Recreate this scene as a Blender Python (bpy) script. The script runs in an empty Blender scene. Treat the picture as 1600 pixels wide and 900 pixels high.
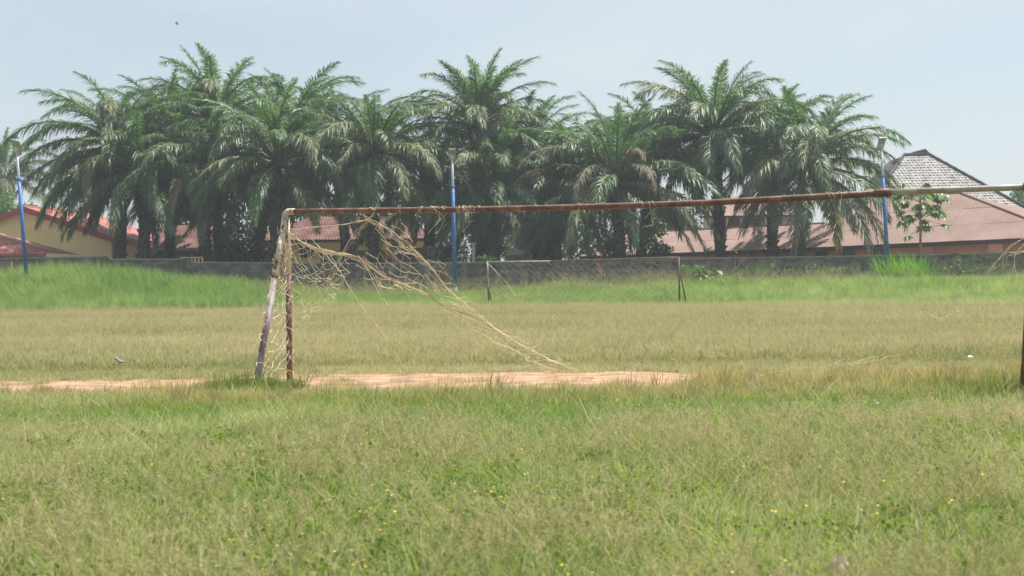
import bpy, math, random
import numpy as np
from mathutils import Vector, Matrix

R = math.radians
rnd = random.Random(11)
scene = bpy.context.scene
COL = scene.collection

# ------------------------------------------------------------------ camera
F_PX = 1600 * 50.0 / 36.0
CAM = Vector((0.0, 0.0, 1.475))
PITCH, ROLL = -math.atan(16.0 / F_PX), R(0.8)
Fw = Vector((0, math.cos(PITCH), math.sin(PITCH)))
Uz = Vector((0, -math.sin(PITCH), math.cos(PITCH)))
Xv = Vector((1, 0, 0))
Rv = Xv * math.cos(ROLL) - Uz * math.sin(ROLL)
Uv = Xv * math.sin(ROLL) + Uz * math.cos(ROLL)
cam_d = bpy.data.cameras.new('camera')
cam = bpy.data.objects.new('camera', cam_d)
COL.objects.link(cam)
cam_d.lens, cam_d.sensor_width = 50.0, 36.0
cam_d.clip_start, cam_d.clip_end = 0.1, 3000
cam.matrix_world = Matrix((
    (Rv.x, Uv.x, -Fw.x, CAM.x), (Rv.y, Uv.y, -Fw.y, CAM.y), (Rv.z, Uv.z, -Fw.z, CAM.z), (0, 0, 0, 1)))
cam_d.dof.use_dof = True
cam_d.dof.focus_distance = 24.0
cam_d.dof.aperture_fstop = 3.6
scene.camera = cam

# ------------------------------------------------------------------ light
SUN_EL, SUN_AZ = 66.0, 55.0          # azimuth measured to the right of the view direction
w = bpy.data.worlds.new('World')
scene.world = w
w.use_nodes = True
nt = w.node_tree
nt.nodes.clear()
wo = nt.nodes.new('ShaderNodeOutputWorld')
bg = nt.nodes.new('ShaderNodeBackground')
sky = nt.nodes.new('ShaderNodeTexSky')
sky.sky_type = 'NISHITA'
sky.sun_disc = False
sky.sun_elevation = R(SUN_EL)
sky.sun_rotation = R(SUN_AZ)
sky.air_density, sky.dust_density, sky.ozone_density = 1.0, 2.2, 1.0
# thin high cloud: soft streaks, whiter than the sky
tc = nt.nodes.new('ShaderNodeTexCoord')
mp = nt.nodes.new('ShaderNodeMapping')
mp.inputs['Scale'].default_value = (2.2, 2.2, 7.0)
no = nt.nodes.new('ShaderNodeTexNoise')
no.inputs['Scale'].default_value = 2.0
no.inputs['Detail'].default_value = 5
no.inputs['Roughness'].default_value = 0.5
rp = nt.nodes.new('ShaderNodeValToRGB')
rp.color_ramp.elements[0].position = 0.42
rp.color_ramp.elements[0].color = (0, 0, 0, 1)
rp.color_ramp.elements[1].position = 0.75
rp.color_ramp.elements[1].color = (1, 1, 1, 1)
mul = nt.nodes.new('ShaderNodeMath')
mul.operation = 'MULTIPLY_ADD'
mul.inputs[1].default_value = 0.45
mul.inputs[2].default_value = 0.44
mx = nt.nodes.new('ShaderNodeMix')
mx.data_type = 'RGBA'
L = nt.links.new
L(tc.outputs['Generated'], mp.inputs['Vector'])
L(mp.outputs['Vector'], no.inputs['Vector'])
L(no.outputs['Fac'], rp.inputs['Fac'])
L(rp.outputs['Color'], mul.inputs[0])
L(mul.outputs[0], mx.inputs['Factor'])
L(sky.outputs['Color'], mx.inputs['A'])
mx.inputs['B'].default_value = (4.75, 5.25, 5.5, 1)
L(mx.outputs['Result'], bg.inputs['Color'])
bg.inputs['Strength'].default_value = 0.073
L(bg.outputs['Background'], wo.inputs['Surface'])

sd = bpy.data.lights.new('sun', 'SUN')
sd.energy = 4.6
sd.angle = R(0.6)
sd.color = (1.0, 0.95, 0.86)
sun = bpy.data.objects.new('sun', sd)
COL.objects.link(sun)
to_sun = Vector((math.sin(R(SUN_AZ)) * math.cos(R(SUN_EL)), math.cos(R(SUN_AZ)) * math.cos(R(SUN_EL)), math.sin(R(SUN_EL))))
sun.rotation_euler = to_sun.to_track_quat('Z', 'Y').to_euler()
sun.location = to_sun * 150

scene.view_settings.view_transform = 'Standard'
scene.view_settings.look = 'None'
scene.view_settings.gamma = 1
scene.view_settings.exposure = 1.02
scene.render.resolution_x, scene.render.resolution_y = 1024, 576
scene.cycles.max_bounces = 6
scene.cycles.diffuse_bounces = 3
scene.cycles.transmission_bounces = 4
scene.cycles.transparent_max_bounces = 6
scene.cycles.use_denoising = True

# ------------------------------------------------------------------ helpers
def P(px, py, d):
    """the place seen at a photograph pixel, d metres ahead of the camera"""
    r = Fw + Rv * ((px - 800) / F_PX) + Uv * ((450 - py) / F_PX)
    return CAM + r * (d / r.y)

def smooth(a, b, x):
    t = np.clip((x - a) / (b - a), 0, 1)
    return t * t * (3 - 2 * t)

def edge_y(x):
    return np.minimum(66.5 - 0.456 * np.asarray(x, float), 71.5)

def ground_z(x, y):
    x = np.asarray(x, float); y = np.asarray(y, float)
    e = (y - edge_y(x)) * 0.91
    z = 0.42 * smooth(6, 17, e)
    z = z + 1.35 * np.exp(-((x + 25) / 9.0) ** 2 - ((y - 81) / 4.2) ** 2)
    z = z + 0.025 * np.sin(x * 0.31 + 1.3) * np.sin(y * 0.23) * smooth(22, 34, y)
    return z

def gz(x, y):
    return float(ground_z(x, y))

def value_noise(x, y, scale, seed=0):
    rs = np.random.RandomState(seed)
    g = rs.rand(64, 64)
    u = x / scale; v = y / scale
    i = np.floor(u).astype(int); j = np.floor(v).astype(int)
    a = u - i; b = v - j
    a = a * a * (3 - 2 * a); b = b * b * (3 - 2 * b)
    G = lambda p, q: g[p % 64, q % 64]
    return (G(i, j) * (1 - a) + G(i + 1, j) * a) * (1 - b) + (G(i, j + 1) * (1 - a) + G(i + 1, j + 1) * a) * b

def fbm(x, y, scale, seed=0):
    return 0.55 * value_noise(x, y, scale, seed) + 0.3 * value_noise(x, y, scale * .45, seed + 1) + 0.15 * value_noise(x, y, scale * .2, seed + 2)

def tag(o, label=None, cat=None, group=None, kind=None):
    if label: o['label'] = label
    if cat: o['category'] = cat
    if group: o['group'] = group
    if kind: o['kind'] = kind
    return o

def thing(name, loc, label, cat, group=None):
    o = bpy.data.objects.new(name, None)
    o.empty_display_size = 0.2
    o.location = loc
    COL.objects.link(o)
    return tag(o, label, cat, group)

def origin_of(o):
    v = Vector((0, 0, 0))
    while o is not None:
        v = v + Vector(o.location)
        o = o.parent
    return v

class MB:
    def __init__(self):
        self.v, self.f = [], []
    def quad(self, *pts):
        n = len(self.v)
        self.v += [Vector(p) for p in pts]
        self.f.append(tuple(range(n, n + len(pts))))
    def hexa(self, c):
        """eight corners: four of one face, then the four opposite"""
        n = len(self.v)
        self.v += [Vector(p) for p in c]
        for q in ((0, 3, 2, 1), (4, 5, 6, 7), (0, 1, 5, 4), (1, 2, 6, 5), (2, 3, 7, 6), (3, 0, 4, 7)):
            self.f.append(tuple(n + k for k in q))
    def box(self, c, s, rz=0.0, tilt=None):
        m = Matrix.Rotation(rz, 3, 'Z')
        if tilt is not None: m = m @ tilt
        c = Vector(c); x, y, z = s[0] / 2, s[1] / 2, s[2] / 2
        pts = [(-x, -y, -z), (x, -y, -z), (x, y, -z), (-x, y, -z), (-x, -y, z), (x, -y, z), (x, y, z), (-x, y, z)]
        self.hexa([c + m @ Vector(p) for p in pts])
    def wall(self, a, b, z0, z1, th):
        """an upright slab from a to b, th thick to the left of a>b"""
        a = Vector((a[0], a[1], 0)); b = Vector((b[0], b[1], 0))
        d = (b - a).normalized(); n = Vector((-d.y, d.x, 0)) * th
        za = z1 if isinstance(z1, (int, float)) else z1[0]
        zb = z1 if isinstance(z1, (int, float)) else z1[1]
        up = lambda p, z: Vector((p.x, p.y, z))
        self.hexa([up(a, z0), up(b, z0), up(b + n, z0), up(a + n, z0), up(a, za), up(b, zb), up(b + n, zb), up(a + n, za)])
    def tube(self, pts, rad, n=8, cap=True):
        pts = [Vector(p) for p in pts]
        rad = rad if hasattr(rad, '__len__') else [rad] * len(pts)
        base = len(self.v)
        ref = None
        for i, p in enumerate(pts):
            a = pts[max(i - 1, 0)]; b = pts[min(i + 1, len(pts) - 1)]
            t = (b - a)
            if t.length < 1e-9: t = Vector((0, 0, 1))
            t.normalize()
            if ref is None:
                ref = Vector((0, 0, 1)) if abs(t.z) < .9 else Vector((1, 0, 0))
            u = t.cross(ref)
            if u.length < 1e-5: u = t.cross(Vector((0.3, 1, 0.2)))
            u.normalize(); v = u.cross(t); ref = v
            for k in range(n):
                a_ = 2 * math.pi * k / n
                self.v.append(p + (u * math.cos(a_) + v * math.sin(a_)) * rad[i])
        for i in range(len(pts) - 1):
            for k in range(n):
                k2 = (k + 1) % n
                self.f.append((base + i * n + k, base + i * n + k2, base + (i + 1) * n + k2, base + (i + 1) * n + k))
        if cap:
            self.f.append(tuple(base + k for k in range(n))[::-1])
            self.f.append(tuple(base + (len(pts) - 1) * n + k for k in range(n)))
    def mesh(self, name, mat, off=Vector((0, 0, 0)), smooth_=False):
        me = bpy.data.meshes.new(name)
        me.from_pydata([tuple(p - off) for p in self.v], [], self.f)
        me.materials.append(mat)
        if smooth_: me.polygons.foreach_set('use_smooth', [True] * len(me.polygons))
        me.update()
        return me
    def build(self, name, mat, parent=None, smooth_=False, label=None):
        off = origin_of(parent)
        o = bpy.data.objects.new(name, self.mesh(name, mat, off, smooth_))
        COL.objects.link(o)
        if parent: o.parent = parent
        if label: o['label'] = label
        return o

def np_mesh(name, verts, faces_list, mat, attrs=None, smooth_=False):
    """verts (n,3); faces_list: arrays (m,k)"""
    me = bpy.data.meshes.new(name)
    me.vertices.add(len(verts))
    me.vertices.foreach_set('co', np.asarray(verts, np.float32).ravel())
    tot = sum(len(f) for f in faces_list)
    loops = np.concatenate([f.ravel() for f in faces_list]).astype(np.int32)
    sizes = np.concatenate([np.full(len(f), f.shape[1]) for f in faces_list]).astype(np.int32)
    starts = np.concatenate([[0], np.cumsum(sizes)[:-1]]).astype(np.int32)
    me.loops.add(len(loops)); me.loops.foreach_set('vertex_index', loops)
    me.polygons.add(tot); me.polygons.foreach_set('loop_start', starts); me.polygons.foreach_set('loop_total', sizes)
    for k, a in (attrs or {}).items():
        at = me.attributes.new(k, 'FLOAT', 'POINT'); at.data.foreach_set('value', np.asarray(a, np.float32))
    me.materials.append(mat)
    me.update(calc_edges=True)
    if smooth_: me.polygons.foreach_set('use_smooth', [True] * len(me.polygons))
    return me

# ------------------------------------------------------------------ materials
def new_mat(name):
    m = bpy.data.materials.new(name)
    m.use_nodes = True
    t = m.node_tree
    return m, t, t.nodes['Principled BSDF']

def mat_noise(name, cols, scale=3.0, rough=0.8, spec=0.3, detail=6, bump=0.0, bscale=30, stretch=(1, 1, 1), pos=None, metal=0.0, coords='Object', lo=.35, hi=.65):
    m, t, b = new_mat(name)
    tcn = t.nodes.new('ShaderNodeTexCoord'); mpn = t.nodes.new('ShaderNodeMapping')
    mpn.inputs['Scale'].default_value = stretch
    n = t.nodes.new('ShaderNodeTexNoise'); n.inputs['Scale'].default_value = scale; n.inputs['Detail'].default_value = detail; n.inputs['Roughness'].default_value = 0.62
    r = t.nodes.new('ShaderNodeValToRGB')
    while len(r.color_ramp.elements) < len(cols): r.color_ramp.elements.new(0.5)
    for i, c in enumerate(cols):
        r.color_ramp.elements[i].position = (pos[i] if pos else lo + (hi - lo) * i / max(1, len(cols) - 1))
        r.color_ramp.elements[i].color = (*c, 1)
    l = t.links.new
    l(tcn.outputs[coords], mpn.inputs['Vector']); l(mpn.outputs['Vector'], n.inputs['Vector'])
    l(n.outputs['Fac'], r.inputs['Fac']); l(r.outputs['Color'], b.inputs['Base Color'])
    b.inputs['Roughness'].default_value = rough
    b.inputs['Specular IOR Level'].default_value = spec
    b.inputs['Metallic'].default_value = metal
    if bump:
        n2 = t.nodes.new('ShaderNodeTexNoise'); n2.inputs['Scale'].default_value = bscale; n2.inputs['Detail'].default_value = 4
        bp = t.nodes.new('ShaderNodeBump'); bp.inputs['Strength'].default_value = bump; bp.inputs['Distance'].default_value = 0.02
        l(tcn.outputs[coords], n2.inputs['Vector']); l(n2.outputs['Fac'], bp.inputs['Height']); l(bp.outputs['Normal'], b.inputs['Normal'])
    return m

def leaf_mat(name, c0, c1, c2=None, rough=0.45, spec=0.4, trans=0.35, tcol=None, by='random', noise=0.5):
    """leaf: sheen on top, light passing through; colour varies per leaf/frond"""
    m, t, b = new_mat(name)
    l = t.links.new
    out = [n for n in t.nodes if n.type == 'OUTPUT_MATERIAL'][0]
    oi = t.nodes.new('ShaderNodeObjectInfo')
    r = t.nodes.new('ShaderNodeValToRGB')
    cols = [c0, c1] + ([c2] if c2 else [])
    while len(r.color_ramp.elements) < len(cols): r.color_ramp.elements.new(.5)
    for i, c in enumerate(cols):
        r.color_ramp.elements[i].position = i / (len(cols) - 1); r.color_ramp.elements[i].color = (*c, 1)
    geo = t.nodes.new('ShaderNodeNewGeometry')
    mixf = t.nodes.new('ShaderNodeMath'); mixf.operation = 'MULTIPLY_ADD'
    mixf.inputs[1].default_value = noise
    sc = t.nodes.new('ShaderNodeMath'); sc.operation = 'MULTIPLY'; sc.inputs[1].default_value = 1 - noise
    l(geo.outputs['Random Per Island'], mixf.inputs[0])
    l(oi.outputs['Random'], sc.inputs[0]); l(sc.outputs[0], mixf.inputs[2])
    l(mixf.outputs[0], r.inputs['Fac'])
    l(r.outputs['Color'], b.inputs['Base Color'])
    b.inputs['Roughness'].default_value = rough
    b.inputs['Specular IOR Level'].default_value = spec
    tr = t.nodes.new('ShaderNodeBsdfTranslucent')
    hs = t.nodes.new('ShaderNodeMix'); hs.data_type = 'RGBA'; hs.blend_type = 'MULTIPLY'; hs.inputs['Factor'].default_value = 1
    hs.inputs['B'].default_value = (*(tcol or (1.6, 1.8, 0.7)), 1)
    l(r.outputs['Color'], hs.inputs['A']); l(hs.outputs['Result'], tr.inputs['Color'])
    mxs = t.nodes.new('ShaderNodeMixShader'); mxs.inputs['Fac'].default_value = trans
    l(b.outputs['BSDF'], mxs.inputs[1]); l(tr.outputs['BSDF'], mxs.inputs[2]); l(mxs.outputs['Shader'], out.inputs['Surface'])
    return m

def grass_mat(name, green, green2, straw, trans=0.45, rough=0.6, spec=0.25, tmul=(1.25, 1.3, .8)):
    """blade colour: point attribute 'straw' on the blade plus the clump's own 'tone'"""
    m, t, b = new_mat(name)
    l = t.links.new
    out = [n for n in t.nodes if n.type == 'OUTPUT_MATERIAL'][0]
    a1 = t.nodes.new('ShaderNodeAttribute'); a1.attribute_name = 'straw'
    a2 = t.nodes.new('ShaderNodeAttribute'); a2.attribute_name = 'tone'; a2.attribute_type = 'INSTANCER'
    ad = t.nodes.new('ShaderNodeMath'); ad.operation = 'MULTIPLY_ADD'; ad.inputs[1].default_value = 0.6; ad.use_clamp = True
    sb = t.nodes.new('ShaderNodeMath'); sb.operation = 'SUBTRACT'; sb.inputs[1].default_value = 0.3
    l(a2.outputs['Fac'], sb.inputs[0])
    l(a1.outputs['Fac'], ad.inputs[0]); l(sb.outputs[0], ad.inputs[2])
    r = t.nodes.new('ShaderNodeValToRGB'); r.color_ramp.elements.new(.4)
    for i, (p, c) in enumerate(((0.0, green), (0.42, green2), (1.0, straw))):
        r.color_ramp.elements[i].position = p; r.color_ramp.elements[i].color = (*c, 1)
    l(ad.outputs[0], r.inputs['Fac'])
    l(r.outputs['Color'], b.inputs['Base Color'])
    b.inputs['Roughness'].default_value = rough; b.inputs['Specular IOR Level'].default_value = spec
    tr = t.nodes.new('ShaderNodeBsdfTranslucent')
    hs = t.nodes.new('ShaderNodeMix'); hs.data_type = 'RGBA'; hs.blend_type = 'MULTIPLY'; hs.inputs['Factor'].default_value = 1
    hs.inputs['B'].default_value = (*tmul, 1)
    l(r.outputs['Color'], hs.inputs['A']); l(hs.outputs['Result'], tr.inputs['Color'])
    mxs = t.nodes.new('ShaderNodeMixShader'); mxs.inputs['Fac'].default_value = trans
    l(b.outputs['BSDF'], mxs.inputs[1]); l(tr.outputs['BSDF'], mxs.inputs[2]); l(mxs.outputs['Shader'], out.inputs['Surface'])
    return m

M = {}
M['soil'] = mat_noise('field soil', [(.11, .10, .045), (.16, .14, .07), (.20, .16, .09)], scale=0.6, rough=.95, spec=.1, bump=.4, bscale=12)
M['dirt'] = mat_noise('bare red dirt', [(.21, .13, .085), (.31, .195, .13), (.40, .27, .185)], scale=2.2, rough=.95, spec=.1, bump=.9, bscale=9, detail=9)
M['wall'] = mat_noise('weathered cement render', [(.04, .038, .032), (.105, .097, .082), (.19, .172, .145), (.28, .255, .215)], scale=1.3, rough=.95, spec=.1, stretch=(1, 1, 2.0), detail=10, bump=.3, lo=.3, hi=.72)
M['wall_tan'] = mat_noise('bare tan render', [(.22, .17, .11), (.32, .25, .17)], scale=1.5, rough=.95, spec=.1)
M['coping'] = mat_noise('cement coping', [(.22, .21, .18), (.36, .34, .29)], scale=2, rough=.9, spec=.1)
M['yellow'] = mat_noise('yellow painted wall', [(.78, .62, .30), (.82, .67, .35), (.85, .70, .40)], scale=.5, rough=.9, spec=.15)
M['yellow2'] = mat_noise('ochre painted wall', [(.80, .58, .24), (.85, .66, .32)], scale=.5, rough=.9, spec=.15)
M['salmon'] = mat_noise('salmon painted wall', [(.64, .28, .18), (.70, .35, .24)], scale=.4, rough=.9, spec=.15)
M['offwhite'] = mat_noise('off white wall', [(.50, .47, .45), (.60, .57, .54)], scale=.6, rough=.9, spec=.15)
M['greywall'] = mat_noise('grey block wall', [(.20, .19, .17), (.30, .28, .25)], scale=1, rough=.95, spec=.1)
M['brownwall'] = mat_noise('brown mud rendered wall', [(.17, .125, .09), (.27, .20, .15)], scale=1, rough=.95, spec=.1)
M['redroof'] = mat_noise('red painted roof sheet', [(.27, .085, .075), (.33, .12, .105), (.37, .16, .14)], scale=.8, rough=.6, spec=.2, stretch=(1, 1, 1), detail=8)
M['rustroof'] = mat_noise('rusty roof sheet', [(.085, .032, .025), (.125, .055, .043), (.17, .095, .08)], scale=.9, rough=.7, spec=.15, detail=8)
M['brownroof'] = mat_noise('brown corrugated roof sheet', [(.19, .122, .102), (.225, .15, .128), (.26, .178, .155)], scale=.35, rough=.7, spec=.12, detail=9)
M['trimred'] = mat_noise('red fascia paint', [(.33, .055, .06), (.42, .08, .085)], scale=2, rough=.6)
M['trimdark'] = mat_noise('dark brown fascia', [(.05, .032, .028), (.085, .055, .048)], scale=2, rough=.8)
M['trimpale'] = mat_noise('pale fascia', [(.42, .36, .34), (.52, .46, .43)], scale=2, rough=.8)
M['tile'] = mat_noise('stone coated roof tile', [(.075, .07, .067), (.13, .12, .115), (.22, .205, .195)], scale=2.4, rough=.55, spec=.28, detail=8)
M['tile_ridge_shade'] = mat_noise('dark ridge and shaded hip tile', [(.055, .055, .06), (.10, .10, .105)], scale=3, rough=.75, spec=.3)  # dark ridge caps; on the left hips the dark tone is painted shade
M['glass'] = mat_noise('dark window pane', [(.015, .017, .02), (.03, .033, .036)], scale=2, rough=.15, spec=.6)
M['maroon'] = mat_noise('maroon shutter', [(.12, .035, .04), (.17, .05, .055)], scale=2, rough=.7)
M['frame'] = mat_noise('window frame paint', [(.30, .28, .26), (.4, .37, .34)], scale=3, rough=.7)
M['bluegate'] = mat_noise('blue grey gate paint', [(.17, .22, .30), (.26, .31, .38)], scale=3, rough=.6)
M['concrete'] = mat_noise('pale concrete', [(.33, .29, .25), (.45, .40, .35)], scale=2, rough=.9, spec=.15)
M['rust'] = mat_noise('rusted steel pipe', [(.06, .034, .028), (.125, .062, .045), (.20, .105, .07), (.31, .20, .14)], scale=7, rough=.6, spec=.4, detail=10, bump=.35, bscale=40, lo=.28, hi=.75)
M['paintrust'] = mat_noise('peeling cream paint over rust', [(.085, .04, .035), (.16, .09, .07), (.52, .47, .36), (.64, .60, .49)], scale=5, rough=.55, spec=.35, detail=10, bump=.3, bscale=30, stretch=(1, 1, .35), pos=[.36, .44, .49, .7])
M['purplerust'] = mat_noise('weathered purple brown pipe with bare steel', [(.075, .048, .05), (.14, .095, .098), (.26, .22, .225), (.36, .34, .335)], scale=5, rough=.6, spec=.25, detail=9, stretch=(1, 1, .3), pos=[.34, .46, .54, .72])
M['steel'] = mat_noise('weathered galvanised pipe', [(.20, .165, .12), (.34, .29, .225), (.42, .38, .32)], scale=6, rough=.5, spec=.5, detail=9)
M['bluepole'] = mat_noise('blue pole paint', [(.025, .10, .33), (.05, .17, .46), (.22, .32, .46)], scale=5, rough=.5, spec=.35, pos=[.35, .6, .78], detail=9)
M['tealpole'] = mat_noise('faded teal pole paint', [(.12, .28, .34), (.22, .38, .42)], scale=2, rough=.6, spec=.3)
M['galv'] = mat_noise('pale galvanised pole', [(.38, .42, .44), (.52, .56, .58)], scale=3, rough=.45, spec=.5)
M['panelback'] = mat_noise('lamp housing', [(.24, .215, .18), (.33, .30, .25)], scale=4, rough=.5, spec=.4)
M['cells'] = mat_noise('solar cells', [(.015, .02, .045), (.03, .04, .08)], scale=6, rough=.2, spec=.6)
M['led'] = mat_noise('unlit led lens', [(.45, .42, .33), (.6, .57, .48)], scale=5, rough=.3, spec=.5)
M['twine'] = mat_noise('bleached net twine', [(.60, .50, .33), (.72, .63, .46), (.80, .73, .57)], scale=9, rough=.85, spec=.1)
M['twinebrown'] = mat_noise('muddy net rope', [(.21, .13, .085), (.33, .22, .145)], scale=7, rough=.9, spec=.1)
M['rope'] = mat_noise('ochre rope', [(.52, .41, .24), (.66, .55, .35), (.76, .67, .47)], scale=8, rough=.85, spec=.1)
M['farnet'] = mat_noise('grey net twine', [(.20, .19, .15), (.34, .32, .25)], scale=2, rough=.9, spec=.1)
M['redrag'] = mat_noise('faded red rag', [(.42, .14, .11), (.5, .2, .16)], scale=6, rough=.9)
M['trunk'] = mat_noise('palm trunk', [(.035, .028, .022), (.075, .06, .048), (.14, .12, .10)], scale=5, rough=.95, spec=.1, detail=9, bump=.6, bscale=9)
M['bark'] = mat_noise('pale bark', [(.19, .155, .12), (.31, .26, .20)], scale=5, rough=.95, spec=.1)
M['twig'] = mat_noise('dry twig', [(.30, .22, .14), (.46, .37, .26)], scale=5, rough=.9, spec=.1)
M['plastic'] = mat_noise('crumpled white plastic', [(.62, .65, .66), (.82, .84, .84)], scale=20, rough=.3, spec=.5)
M['stone'] = mat_noise('pale stone', [(.42, .33, .24), (.56, .46, .36)], scale=9, rough=.9, spec=.15, bump=.4, bscale=30)
M['feather_grey'] = mat_noise('grey feathers', [(.17, .19, .22), (.30, .33, .37)], scale=60, rough=.7)
M['feather_white'] = mat_noise('white feathers', [(.66, .66, .64), (.8, .8, .78)], scale=60, rough=.7)
M['feather_dark'] = mat_noise('dark feathers', [(.02, .021, .025), (.05, .052, .058)], scale=60, rough=.6)
M['frond'] = leaf_mat('palm frond', (.042, .088, .038), (.068, .126, .052), (.12, .185, .075), rough=.46, spec=.4, trans=.34, tcol=(1.5, 1.9, .7), noise=.55)
M['frond_old'] = leaf_mat('ageing palm frond', (.06, .10, .045), (.13, .165, .07), (.20, .21, .10), rough=.5, spec=.35, trans=.3, tcol=(1.5, 1.5, .7), noise=.6)
M['frond_dry'] = leaf_mat('dry palm frond', (.13, .115, .08), (.20, .175, .125), (.27, .225, .155), rough=.7, spec=.2, trans=.2, tcol=(1.1, 1.0, .8), noise=.6)
M['petiole'] = mat_noise('palm rachis', [(.10, .125, .045), (.17, .185, .075)], scale=3, rough=.5)
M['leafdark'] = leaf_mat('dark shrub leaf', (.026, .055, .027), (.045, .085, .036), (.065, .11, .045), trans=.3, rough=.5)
M['leafmid'] = leaf_mat('mid green leaf', (.045, .095, .028), (.075, .15, .04), (.12, .20, .055), trans=.35)
M['leafbright'] = leaf_mat('bright green leaf', (.08, .17, .03), (.13, .24, .045), (.20, .28, .06), trans=.4)
M['weed'] = leaf_mat('low weed leaf', (.10, .16, .035), (.15, .21, .045), (.20, .25, .06), trans=.4, rough=.7, spec=.12)
M['leaffar'] = leaf_mat('far tree leaf', (.05, .085, .04), (.075, .115, .05), (.10, .14, .065), trans=.3, spec=.2)

# ------------------------------------------------------------------ ground
def make_ground():
    xs = np.concatenate([[-420, -200, -120], np.arange(-70, 70.1, 1.4), [120, 200, 420]])
    ys = np.concatenate([[-300, -100, -30, -8, 0], np.arange(4, 112, 1.4), [130, 180, 260, 420]])
    X, Y = np.meshgrid(xs, ys)
    Z = ground_z(X, Y)
    v = np.stack([X, Y, Z], -1).reshape(-1, 3)
    nx, ny = len(xs), len(ys)
    i = np.arange(ny - 1)[:, None] * nx + np.arange(nx - 1)[None, :]
    f = np.stack([i, i + 1, i + nx + 1, i + nx], -1).reshape(-1, 4)
    o = bpy.data.objects.new('ground', np_mesh('ground', v, [f], M['soil'], smooth_=True))
    COL.objects.link(o)
    tag(o, 'rough playing field soil under the grass', kind='structure')
make_ground()

def dirt_bounds(x):
    """near and far edge of the bare strip at x (both < if there is none)"""
    x = np.asarray(x, float)
    n1 = value_noise(x, x * 0 + 3.3, 0.9, 5) - .5
    n2 = value_noise(x, x * 0 + 7.7, 0.8, 6) - .5
    right = smooth(2.9, 1.5, x) 
    left = smooth(-3.6, -4.6, x)
    near = 17.55 + 0.55 * n1 + (1 - right) * 1.9 + left * 1.35 + 0.10 * (x - 2) * 0
    far = 22.1 + 0.6 * n2 - (1 - right) * 1.2 - left * 0.55
    thin = smooth(-5.2, -7.0, x)
    near = near + thin * 0.2; far = far + thin * 0.15
    return near, far

def in_dirt(x, y, soft=0.0):
    n, f = dirt_bounds(x)
    return (y > n + soft) & (y < f - soft) & (x < 2.85) & (x > -12.5)

def make_dirt():
    xs = np.arange(-12.5, 2.86, 0.12)
    n, f = dirt_bounds(xs)
    f = np.maximum(f, n + 0.02)
    rows = 9
    v, fc = [], []
    for k in range(rows):
        t = k / (rows - 1)
        y = n + (f - n) * t
        z = 0.006 + 0.03 * value_noise(xs, y, .3, 9) * math.sin(math.pi * t)
        v.append(np.stack([xs, y, z], -1))
    v = np.concatenate(v)
    m = len(xs)
    i = (np.arange(rows - 1)[:, None] * m + np.arange(m - 1)[None, :])
    fc = np.stack([i, i + 1, i + m + 1, i + m], -1).reshape(-1, 4)
    o = bpy.data.objects.new('dirt_path', np_mesh('dirt_path', v, [fc], M['dirt'], smooth_=True))
    COL.objects.link(o)
    tag(o, 'bare reddish dirt strip worn in front of the near goal', kind='structure')
make_dirt()

# ------------------------------------------------------------------ perimeter wall
WY = 83.0
def make_wall():
    g0 = P(700, 440, WY)
    root = thing('perimeter_wall', (g0.x, WY, 0.4), 'long grey mould stained cement wall running behind the tall grass and in front of the palms', 'wall')
    segs = [(-150, 166, 405.5, 399.5), (166, 293, 404.5, 403.5), (293, 560, 409, 410.5), (560, 772, 410.5, 409), (772, 1060, 407.5, 403),
            (1060, 1295, 403, 400), (1295, 1490, 400, 396), (1490, 1760, 396, 390)]
    for (a, b, ya, yb) in segs:
        pa, pb = P(a, ya, WY), P(b, yb, WY)
        m = MB(); m.wall(pa, pb, -0.3, (pa.z - .075, pb.z - .075), .2)
        m.build('wall_panel', M['wall'], root)
        m = MB()
        n = 14
        for k in range(n):                      # coping laid in short lengths
            t0, t1 = k / n, (k + 1) / n
            qa, qb = pa.lerp(pb, t0), pa.lerp(pb, t1)
            dz = rnd.uniform(-.012, .012)
            m.wall((qa.x + .004, WY - .035), (qb.x - .004, WY - .035), qa.z - .075 + dz * .3, (qa.z + dz, qb.z + dz), .27)
        c = m.build('coping', M['coping'], root)
    for px, y in ((166, 401), (293, 404), (560, 411), (764, 408.5), (1060, 403.5), (1295, 400), (1490, 396.5)):
        p = P(px, y, WY)
        m = MB(); m.box((p.x, WY + .03, (p.z - .4) / 2), (.34, .34, p.z + .4 + .05))
        m.build('pillar', M['wall'], root)
    pa, pb = P(-150, 408, WY - .6), P(17, 409, WY - .6)
    m = MB(); m.wall(pa, pb, -.2, (pa.z, pb.z), .25)
    m.build('wall_panel', M['wall_tan'], root, label='bare tan rendered stretch at the end of the wall')
make_wall()

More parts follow.
